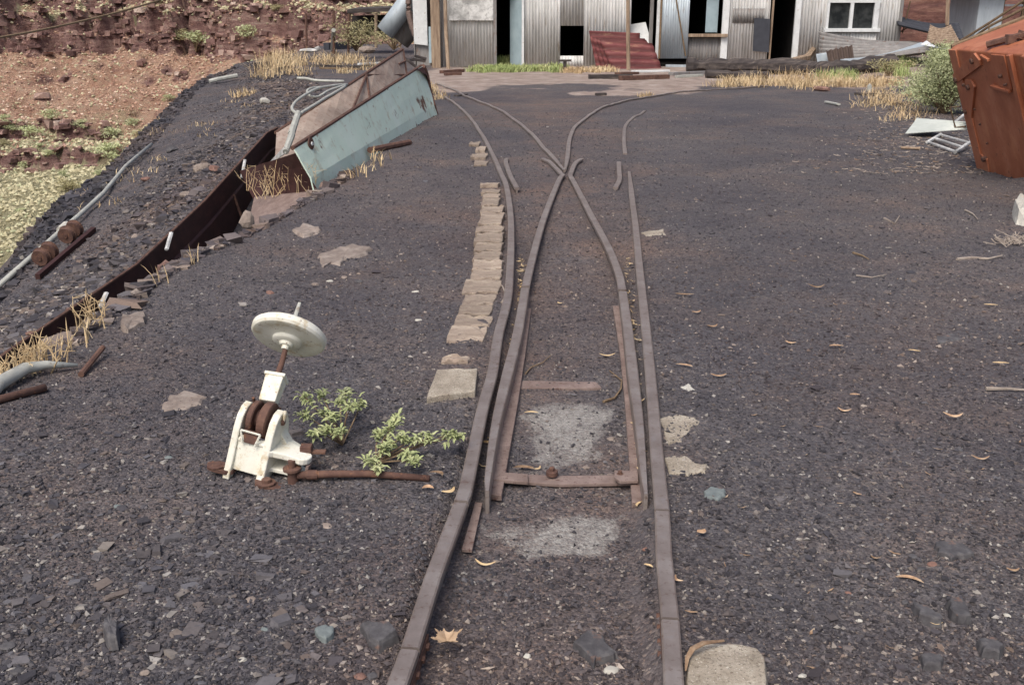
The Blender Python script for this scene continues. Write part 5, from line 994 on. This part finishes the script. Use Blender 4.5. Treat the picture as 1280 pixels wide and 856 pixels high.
# brick rubble ledge
for k in range(7):
    px = 1118 + k * 11.5; rock(GH(px, 68 - k * .15, .10), (.13, .12, .09), 'redrock', ['broken reddish slab at the left end of the ledge', 'second reddish slab of the ledge beyond the green bush', 'third reddish slab of the ledge beyond the green bush', 'fourth reddish slab of the ledge beyond the green bush', 'fifth reddish slab of the ledge beyond the green bush', 'sixth reddish slab of the ledge near the skip', 'last reddish slab of the ledge beside the skip'][k], 200 + k, 'reddish slabs beyond the green bush')
beam([(1125, 76), (1190, 75)], .25, .06, 'concrete', 'pale concrete kerb strip beneath the reddish slabs', 'kerb', 'kerb')
# blue grey tank room and pale tank
bt = empty('blue_grey_hut', D(1234, 45, 33), 'blue grey sheet metal hut wall above the orange skip', 'hut')
a = D(1219, 42, 33); b_ = D(1250, 42, 33)
MB().prism([V3((a.x, 33, 0)), V3((b_.x, 33, 0)), V3((b_.x, 33, 2.1)), V3((a.x, 33, 2.1))], (0, 2.2, 0)).build('wall', M['galvblue'], bt, bevel=.01)
MB().box(((a.x + b_.x) / 2 + .6, 34, 2.16), (3.2, 2.8, .05)).build('roof', M['galvdark'], bt)
for px in (1252, 1279): MB().box((D(px, 40, 33).x, 33.2, 1.0), (.10, .1, 2.1)).build('post', M['stem'], bt)
MB().box((D(1268, 12, 33).x, 33.2, fz(7, 33)), (1.1, .08, .06)).build('rail', M['galvblue'], bt)
thing(MB().lathe(D(1270, 40, 34.5) + V3((0, 0, -.9)), ez, [(0, .5), (.9, .5), (1.05, .42), (1.12, .2), (1.14, .01)], 20), 'white_drum', M['trim'], 'white round topped drum under the hut roof', 'drum', smooth=True)
hr = empty('hand_rail', D(1205, 52, 22), 'black double handrail sloping up to the right behind the orange skip', 'handrail')
for o in (0, 5): MB().tube([D(1190 + o * 2, 58 + o * .4, 24), D(1235, 30 + o * .8, 23), D(1300, -12 + o * 2.5, 22)], .03, 6).build('rail_tube', M['stem'], hr)
for px, py in ((1236, 31), (1206, 49)): MB().tube([D(px, py, 23.2), D(px + 2, py + 60, 23.2)], .02, 5).build('upright', M['stem'], hr)
# ============================================================ ORANGE SKIP
sk = empty('ore_skip', (4.9, 9.0, 0), 'tall orange painted steel ore skip with bolted flanges at the right edge', 'skip')
def cs(y, pts): return [V3((x, y, z)) for x, z in pts]
prof = [(4.66, -.10), (4.60, .0), (4.16, 1.13), (4.20, 1.165), (4.92, 1.44), (5.75, 1.44), (6.5, 1.15), (6.0, .05)]
body = MB().prism([V3((x, 9.85, z)) for x, z in prof], (0, -2.6, 0)).build('body', M['orange'], sk, bevel=.012)
def face(y, t, o=.0):       # a point on the left leaning face: t from foot to top
    x = 4.60 + (4.16 - 4.60) * t; z = .0 + 1.13 * t; n_ = V3((-.93, 0, -.37)); return V3((x, y, z)) + n_ * o
fn = V3((-.93, 0, -.37))
# edge flanges, ribs and cover plates on the face
for (y0, y1, t0, t1, o, nm) in ((9.86, 9.70, 0, 1, .016, 'end_flange'), (8.66, 8.60, 0, 1.0, .035, 'rib'), (8.42, 8.36, .0, 1., .03, 'rib')):
    MB().prism([face(y0, t0), face(y1, t0), face(y1, t1), face(y0, t1)], fn * o).build(nm, M['orange'], sk, bevel=.003)
def plate(pts, o, nm, mat='orange'): return MB().prism([face(y, t, .001) for y, t in pts], fn * o * .5).build(nm, M[mat], sk, bevel=.003)
plate([(9.88, .80), (9.30, .99), (9.22, .94), (9.22, .90), (9.80, .74), (9.88, .74)], .045, 'top_bracket')
plate([(9.84, .50), (9.70, .45), (9.46, .72), (9.50, .77), (9.62, .77), (9.84, .60)], .04, 'side_bracket')
plate([(8.98, .74), (8.98, .99), (8.74, .99), (8.74, .74)], .030, 'hinge_plate'); plate([(9.10, .76), (8.76, .74), (8.76, .72), (9.10, .74)], .07, 'hinge_lug')
plate([(9.78, .02), (9.60, .0), (9.58, .12), (9.74, .16)], .03, 'foot_bracket'); plate([(8.98, .03), (8.50, .0), (8.50, .10), (8.62, .10)], .05, 'foot_gusset')
plate([(9.18, .985), (9.05, .955), (9.05, .935), (9.2, .965)], .05, 'lug')
for y, t, r in ((9.36, .93, .030), (9.82, .76, .032), (9.58, .715, .030), (9.66, .73, .018), (9.78, .50, .024), (9.62, .12, .03), (9.60, .53, .012), (9.56, .41, .012), (9.50, .26, .010), (8.86, .84, .02), (8.80, .78, .014), (9.74, .62, .01), (8.55, .6, .012), (9.72, .20, .01)):
    c_ = face(y, t, .018 if r > .013 else -.008); r *= .85; MB().lathe(c_, fn, [(-.02, r), (.022, r), (.026, r * .7)], 10).build('bolt', M['rust'], sk)
MB().tube([face(9.90, .53, .01), face(9.97, .54, .08), face(9.97, .37, .08), face(9.90, .36, .01)], .010, 6).build('handle', M['stem'], sk)
# top rim rail and hinge clutter
MB().tube([V3((4.18, 9.87, 1.15)), V3((4.92, 9.87, 1.45)), V3((5.75, 9.87, 1.45))], .022, 6).build('top_rail', M['stem'], sk)
MB().tube([V3((4.16, 9.1, 1.19)), V3((4.42, 8.9, 1.29)), V3((4.75, 8.8, 1.40))], .03, 6).build('hinge_bar', M['rust'], sk)
for k in range(4): MB().box((4.30 + .09 * k, 8.98 - .03 * k, 1.245 + .035 * k), (.07, .07, .07), jit=.01).build('hinge_knuckle', M['rust'], sk)
MB().box((4.62, 8.65, .03), (.12, .5, .05)).build('foot', M['rust'], sk)
# white sheet and little frame beside the skip
P = [D(1132, 166, 11.0), D(1215, 161, 10.6), D(1212, 152, 11.8), D(1147, 146.5, 12.0)]
for q, z in zip(P, (.06, .12, .20, .22)): pass
ws_ = [G(1132, 167, .05), G(1216, 162, .10), G(1213, 153, .20), G(1146, 148, .16)]
thing(MB().grid(quadgrid(ws_[0], ws_[1], ws_[2], ws_[3], 8, 4, .006)), 'white_sheet', M['mintwhite'], 'flat white painted sheet lying beside the orange skip', 'sheet', thick=.008)
wf = empty('slatted_rack', G(1186, 178, .02), 'small white slatted frame lying on the gravel below the white sheet', 'rack')
fa, fb_, fc, fd = G(1159, 178, .03), G(1176, 168, .06), G(1212, 178, .06), G(1194, 190.5, .03)
MB().tube([fa, fb_], .020, 6).build('end_bar', M['board'], wf); MB().tube([fd, fc], .020, 6).build('end_bar', M['board'], wf)
for t in (.04, .5, .95): MB().tube([fa.lerp(fb_, t), fd.lerp(fc, t)], .015, 6).build('slat', M['board'], wf)
thing(MB().tube([G(1194, 153, .15), G(1206, 143, .22)], .02, 6), 'stick', M['board'], 'white stick poking out behind the flat white sheet', 'stick')
thing(MB().tube([GH(1032, 130, .03), GH(1048, 133, .03)], .035, 6, sq=.6), 'stick', M['pipe'], 'pale flattened stick at the edge of the littered ground', 'stick')
log([(1126, 187), (1150, 188)], .022, 'tan stick below the little white frame', 'timber', 'stick', 'stick', 4)
# ============================================================ GRASS, BUSH
def scat(pp, n, spx, spy, seed): r_ = random.Random(seed); return [tuple(GH(a + r_.gauss(0, spx), b_ + r_.gauss(0, spy))) for a, b_ in pp for _ in range(n)]
blades('straw_grass', scat([(x_, 108 - .012 * abs(x_ - 1000)) for x_ in range(905, 1130, 15)], 6, 9, 2.0, 3), 26, .24, .13, M['straw'], 1.2, .006, 3)
blades('straw_grass', scat([(960, 103), (1000, 104), (1050, 105), (1090, 108)], 4, 16, 1.2, 9), 26, .38, .10, M['straw'], .9, .006, 4)
blades('straw_grass', scat([(1095, 118), (1110, 125), (1125, 132), (1090, 128), (1130, 145), (1138, 120)], 9, 9, 5, 4), 20, .16, .13, M['straw'], 1.4, .005, 5)
blades('yellow_green_grass', scat([(1040, 102), (1060, 101), (1120, 95), (1110, 88), (1128, 84)], 5, 8, 1.5, 6), 50, .30, .10, M['grass'], .7, .008, 6)
blades('green_grass', scat([(x_, 88.5) for x_ in range(600, 700, 8)], 7, 6, 1.6, 7), 55, .17, .09, M['grass'], .9, .009, 7)
blades('green_grass', scat([(625, 82), (640, 81)], 8, 8, .8, 17), 55, .30, .09, M['grass'], .8, .009, 27)
blades('yellow_green_grass', scat([(x_, 89.5) for x_ in range(705, 765, 9)], 4, 6, .9, 8), 40, .16, .09, M['straw'], .9, .008, 8)
blades('straw_grass', scat([(340, 82), (352, 76), (345, 90), (360, 84), (335, 97), (372, 83)], 5, 8, 3.5, 10), 22, .55, .16, M['straw'], 1.0, .008, 10)
blades('straw_grass', scat([(405, 78), (420, 76), (435, 79), (425, 84)], 5, 10, 2, 11), 26, .40, .18, M['straw'], 1.2, .008, 11)
blades('straw_grass', scat([(545, 117), (550, 122), (541, 112)], 2, 3, 1.5, 12), 30, .16, .06, M['straw'], .9, .006, 12)
blades('straw_grass', scat([(804, 122), (810, 121)], 2, 2, .5, 13), 22, .12, .05, M['straw'], 1, .006, 13)
blades('straw_grass', [tuple(G(455, 216, .02)), tuple(G(470, 208, .02)), tuple(G(448, 221, .02)), tuple(G(478, 200, .02))], 14, .16, .06, M['straw'], .9, .005, 14)
blades('straw_grass', scat([(430, 92), (455, 86), (470, 90), (300, 120), (385, 95)], 3, 10, 2, 15), 30, .2, .12, M['straw'], .9, .009, 15)
blades('straw_grass', scat([(215, 195), (180, 215), (150, 235), (240, 170), (260, 150), (120, 258), (200, 160), (290, 130)], 3, 14, 8, 16), 12, .10, .12, M['straw'], 1., .005, 16)
shrub(GH(1180, 142), 1.5, 1.15, M['bush'], 'feathery grey green bush growing beside the orange skip', None, 21, 40, 520, .013, 'bush', 'bush')
shrub(GH(1158, 132), 1.0, .6, M['bush'], 'smaller green clump at the left foot of the feathery bush', None, 22, 7, 120, .03, 'bush', 'bush')
shrub(GH(1110, 96), 1.1, .45, M['olive'], 'low yellowish clump beyond the feathery bush near the log end', None, 23, 7, 90, .03, 'bush', 'bush')
sh_ = shrub(D(445, 63, 36), 2.2, 1.1, M['olive'], 'olive scrub in front of the dark roofed shelter', None, 24, 12, 130, .022, 'bush', 'bush')
shrub(D(492, 62, 35), 1.6, .75, M['olive'], 'brown tinged scrub below the pale duct', None, 25, 9, 110, .024, 'bush', 'bush')
# ============================================================ BACKGROUND LEFT OF THE SHED
for (a, b_, lab) in (((383, 56), (382.5, 17), 'thin rusty stake standing alone on the gravel edge'), ((417, 60), (417, 14), 'thin rusty stake behind the grey stump'), ((435, 60), (436, 18), 'rusty stake at the left corner of the dark shelter')):
    thing(MB().tube([D(*a, 36) - V3((0, 0, .2)), D(*b_, 36)], .045, 6), 'stake', M['rust'], lab, 'stake', 'rusty stakes')
thing(MB().tube([GH(416, 64, -.05), D(417, 38, 34.5)], [.10, .07], 8), 'stump', M['pipe'], 'short grey post in the straw grass beyond the hoses', 'post')
sh2 = empty('shelter', D(468, 40, 40), 'dark low shelter roof on thin posts beyond the olive scrub', 'shelter')
a, b_ = D(434, 17, 40), D(505, 14, 40)
MB().prism([a, b_, b_ + V3((0, 3, .1)), a + V3((0, 3, .1))], (0, 0, .14)).build('roof', M['oldlog'], sh2)
MB().prism([D(440, 45, 42), D(505, 45, 42), D(505, 18, 42), D(440, 20, 42)], (0, .1, 0)).build('back_wall', M['black'], sh2)
for px in (437, 470, 500): MB().tube([D(px, 60, 40.1), D(px, 17, 40.1)], .06, 6).build('post', M['timber'], sh2)
du = empty('duct', D(490, 30, 34), 'large pale sheet metal duct slanting down at the left end of the shed', 'duct')
d0, d1 = D(481, 41, 33.5), D(512, 0, 33.5); MB().lathe(d0, d1 - d0, [(0, .01), (.01, .30), (.7, .30), (2.6, .34)], 20).build('tube', M['galvblue'], du, smooth=True)
q = []
for k in range(14): q.append(D(514 - 6 * math.sin(k / 13 * 3.14) + k * .4, -20 + k * 5, 33))
MB().tube(q, .09, 6).build('rust_ring', M['rustred'], du)
MB().lathe(D(497, 50, 34.2), (d1 - d0), [(0, .01), (.01, .42), (1.6, .45)], 20).build('lower_drum', M['galvdark'], du, smooth=True)
rock(D(459, 62.5, 34), (.30, .25, .13), 'tanrock', 'pale rounded boulder at the foot of the olive scrub', 301, name='boulder')
rock(D(387, 63.5, 35), (.36, .2, .08), 'board', 'white rag lying beyond the straw grass, left one', 302, name='rag'); rock(D(397, 61, 35), (.12, .1, .10), 'board', 'white lump beside the rag beyond the straw grass', 303, name='rag')
beam([(408, 63), (440, 61)], .3, .3, 'darkboard', 'dark steel trough lying in front of the olive scrub')
beam([(388, 84), (440, 85.5), (470, 84)], .09, .07, 'oldlog', 'long thin dark timber lying behind the hoses'); beam([(400, 86.5), (452, 88)], .07, .05, 'stem', 'thin brown batten lying just nearer than the long dark timber')
beam([(448, 82), (476, 80.5)], .09, .06, 'trim', 'white batten lying just left of the chute top corner'); beam([(340, 92), (366, 88)], .14, .12, 'oldlog', 'dark sleeper lying in the straw at the edge'); beam([(318, 86), (340, 84)], .3, .16, 'oldlog', 'dark boulder like timber at the brow of the slag slope')
beam([(342, 113), (354, 111.5)], .08, .03, 'tanrock', 'small tan plank on the gravel left of the hoses')
for k, (a, b_) in enumerate((((518, 70), (533, 74)), ((515, 74), (532, 77)), ((505, 72), (520, 84)))): thing(MB().tube([D(*a, 26), D(*b_, 26)], .035, 5), 'scrap_bar', M['oldlog'], ['upper dark bar in the gap behind the chute corner', 'lower dark bar in the gap behind the chute corner', 'slanting dark bar behind the chute corner'][k], 'bar')
# overhead cable
P = [D(-60, 56, 19), D(0, 47, 20), D(60, 36, 21), D(130, 20, 22.5), D(195, 2, 24), D(260, -20, 26)]
P = catmull(P, 5); P = [p + V3((0, 0, 0)) for p in P]; thing(MB().tube(P, .022, 6), 'overhead_cable', M['stem'], 'thin dark cable crossing the upper left corner before the cliffs', 'cable')
# ============================================================ SCRUB ON THE FAR HILL
def hillhit(px, py):
    r_ = ray(px, py); r_ = r_ / r_.y; ys_ = np.arange(46, 200, .2); zz = CAMZ + r_.z * ys_; hh = hill(r_.x * ys_, ys_); k = np.argmax(zz < hh); return V3((r_.x * ys_[k], ys_[k], hh[k] - .1))
SH = [(38, 166, 26, 'bush'), (66, 152, 20, 'bush'), (140, 190, 30, 'bush'), (138, 166, 22, 'bush'), (105, 168, 16, 'bush'), (32, 208, 16, 'bush'), (72, 186, 15, 'bush'), (62, 194, 12, 'bush'), (50, 182, 12, 'bush'), (86, 232, 26, 'olive'), (168, 142, 20, 'stem'), (165, 152, 16, 'bush'), (210, 124, 14, 'bush'), (310, 48, 22, 'bush'), (245, 56, 34, 'bush'), (225, 52, 20, 'olive'), (80, 218, 14, 'bush'), (122, 216, 13, 'bush'), (14, 166, 18, 'bush'), (20, 132, 16, 'stem'), (118, 97, 14, 'stem'), (92, 136, 12, 'stem'), (146, 124, 10, 'stem'), (45, 288, 12, 'bush'), (28, 262, 10, 'bush'), (175, 168, 16, 'olive'), (8, 150, 16, 'bush'), (5, 178, 16, 'olive'), (350, 18, 14, 'olive'), (180, 70, 9, 'stem')]
protos = {}
near = ['lowest', 'left', 'right', 'upper', 'small', 'broad']
for i, (px, py, w_, mt_) in enumerate(SH):
    p = hillhit(px, py + w_ * .3); w = w_ * p.y / FPX
    key = (mt_, i % 2)
    lab = ['broad pale green shrub standing on the upper ledge, left part', 'green shrub on the upper ledge just left of the pale rocks', 'broadest green shrub right at the end of the double ledge', 'green shrub directly above the broadest ledge shrub', 'faint green shrub between the ledge shrubs and the pale rocks', 'small green shrub on the face of the lower red ledge', 'small green shrub on the step between both red ledges', 'tiny shrub at the left of the step between both ledges', 'tiny green shrub at the top of the upper red ledge', 'dull brownish shrub in the grass flat next to the slag slope', 'bare brown shrub halfway down the orange scree by the ledge end', 'green top beside the bare brown shrub above the ledge end', 'small green shrub on the scree nearest the slag slope', 'bright green shrub below the cliffs right of the gully', 'broad grey green shrub under the long cliff wall', 'olive shrub left of the broad one under the long cliff wall', 'small green shrub below the lower red ledge', 'green shrub below the right end of the lower red ledge', 'green shrub at the left edge above the red ledges', 'bare grey shrub on the scree at the left edge', 'dark bare shrub in the middle of the orange scree', 'bare shrub on lower scree above the pale rocks', 'bare twiggy shrub on the lower scree to the right', 'lone green tuft low on the grass flat', 'faint green tuft on the grass flat at left', 'olive shrub just above the foot of the slag slope', 'pale green shrub high on the left edge above the ledge', 'olive shrub at the left edge on the red ledge', 'olive shrub at the foot of the right hand cliffs', 'tiny bare bush under the dark cliff notch'][i]
    if key not in protos:
        e = shrub((0, 0, 0), 1., .8, M[mt_], lab, 'shrubs on the far hillside', 40 + i, 9, 70 if mt_ != 'stem' else 26, .05 if mt_ != 'stem' else .03); protos[key] = e
    else:
        src = protos[key]; e = src.copy(); COL.objects.link(e); e['label'] = lab
        for ch_ in list(src.children): c2 = ch_.copy(); COL.objects.link(c2); c2.parent = e
    e.location = p; w *= 1.3; e.scale = (w, w, w * random.uniform(.6, .8)); e.rotation_euler.z = random.uniform(0, 6)
# spinifex tufts and scree boulders (uncountable)
rs2 = np.random.RandomState(5)
def steep_(x, y, z): return (x > -.62 * y) & (x < .1 * y) & ((hill(x, y + .5) - hill(x, y - .5)) > .9)
def hillchips(name, n, xr, yr, smin, smax, mat, zs, up=0., cond=None, tint=None):
    x = rs2.uniform(*xr, n); y = rs2.uniform(*yr, n); z = hill(x, y)
    if cond is not None: k = cond(x, y, z); x, y, z = x[k], y[k], z[k]
    n = len(x); s = rs2.uniform(smin, smax, n) ** 1.; B_ = BOXV if cond is steep_ else OCT; nb = len(B_); FF = BF if cond is steep_ else OF; V = B_[None] + rs2.uniform(-.35, .35, (n, nb, 3)); V = V * (s[:, None, None] * np.stack([rs2.uniform(.6, 1.9, n), rs2.uniform(.6, 1.2, n), zs * rs2.uniform(.5, 1.3, n)], 1)[:, None, :] if cond is steep_ else s[:, None, None] * np.array([1, 1, zs])); a_ = rs2.uniform(0, 6.28, n)[:, None]; V = np.stack([V[..., 0] * np.cos(a_) - V[..., 1] * np.sin(a_), V[..., 0] * np.sin(a_) + V[..., 1] * np.cos(a_), V[..., 2]], -1); V += np.stack([x, y, z + s * up], 1)[:, None, :]
    F = FF[None] + (np.arange(n) * nb)[:, None, None]; npmesh(name, V.reshape(-1, 3), F.reshape(-1, FF.shape[1]), mat, attrs={'tint': ('FACE', np.repeat(rs2.rand(n), len(FF)))}, smooth=False, kind='stuff')
m, nt, b, v = newmat('spinifex_tuft'); nt.links.new(ramp(nt, attr(nt, 'tint'), [(0, (.33, .29, .18)), (.5, (.47, .43, .27)), (.8, (.55, .51, .34)), (1, (.35, .37, .22))]), b.inputs['Base Color']); b.inputs['Roughness'].default_value = 1; M['spin'] = m
m, nt, b, v = newmat('scree_block'); nt.links.new(ramp(nt, attr(nt, 'tint'), [(0, (.22, .12, .09)), (.4, (.40, .235, .17)), (.75, (.55, .37, .27)), (1, (.68, .56, .44))]), b.inputs['Base Color']); b.inputs['Roughness'].default_value = 1; M['scree'] = m
hillchips('spinifex', 60000, (-95, 14), (50, 132), .08, .24, M['spin'], .8, .2, lambda x, y, z: (x < .1 * y) & (x > -.85 * y) & ((z < -7.5) | (z > .5) | (rs2.rand(len(x)) < .10)))
m, nt, b, v = newmat('cliff_block'); nt.links.new(ramp(nt, attr(nt, 'tint'), [(0, (.13, .075, .07)), (.5, (.27, .16, .14)), (.85, (.39, .255, .215)), (1, (.54, .43, .36))]), b.inputs['Base Color']); b.inputs['Roughness'].default_value = 1; bump(nt, b, nz(nt, v, 3, 6, .8), 1, .2); M['cliffblock'] = m
hillchips('scree_blocks', 60000, (-92, 12), (76, 132), .04, .17, M['scree'], .6, .1, lambda x, y, z: (x > -.85 * y) & (z > -9.8) & (rs2.rand(len(x)) < .9))

hillchips('cliff_blocks', 17000, (-66, 8), (78, 128), .08, .42, M['cliffblock'], .6, .0, steep_)
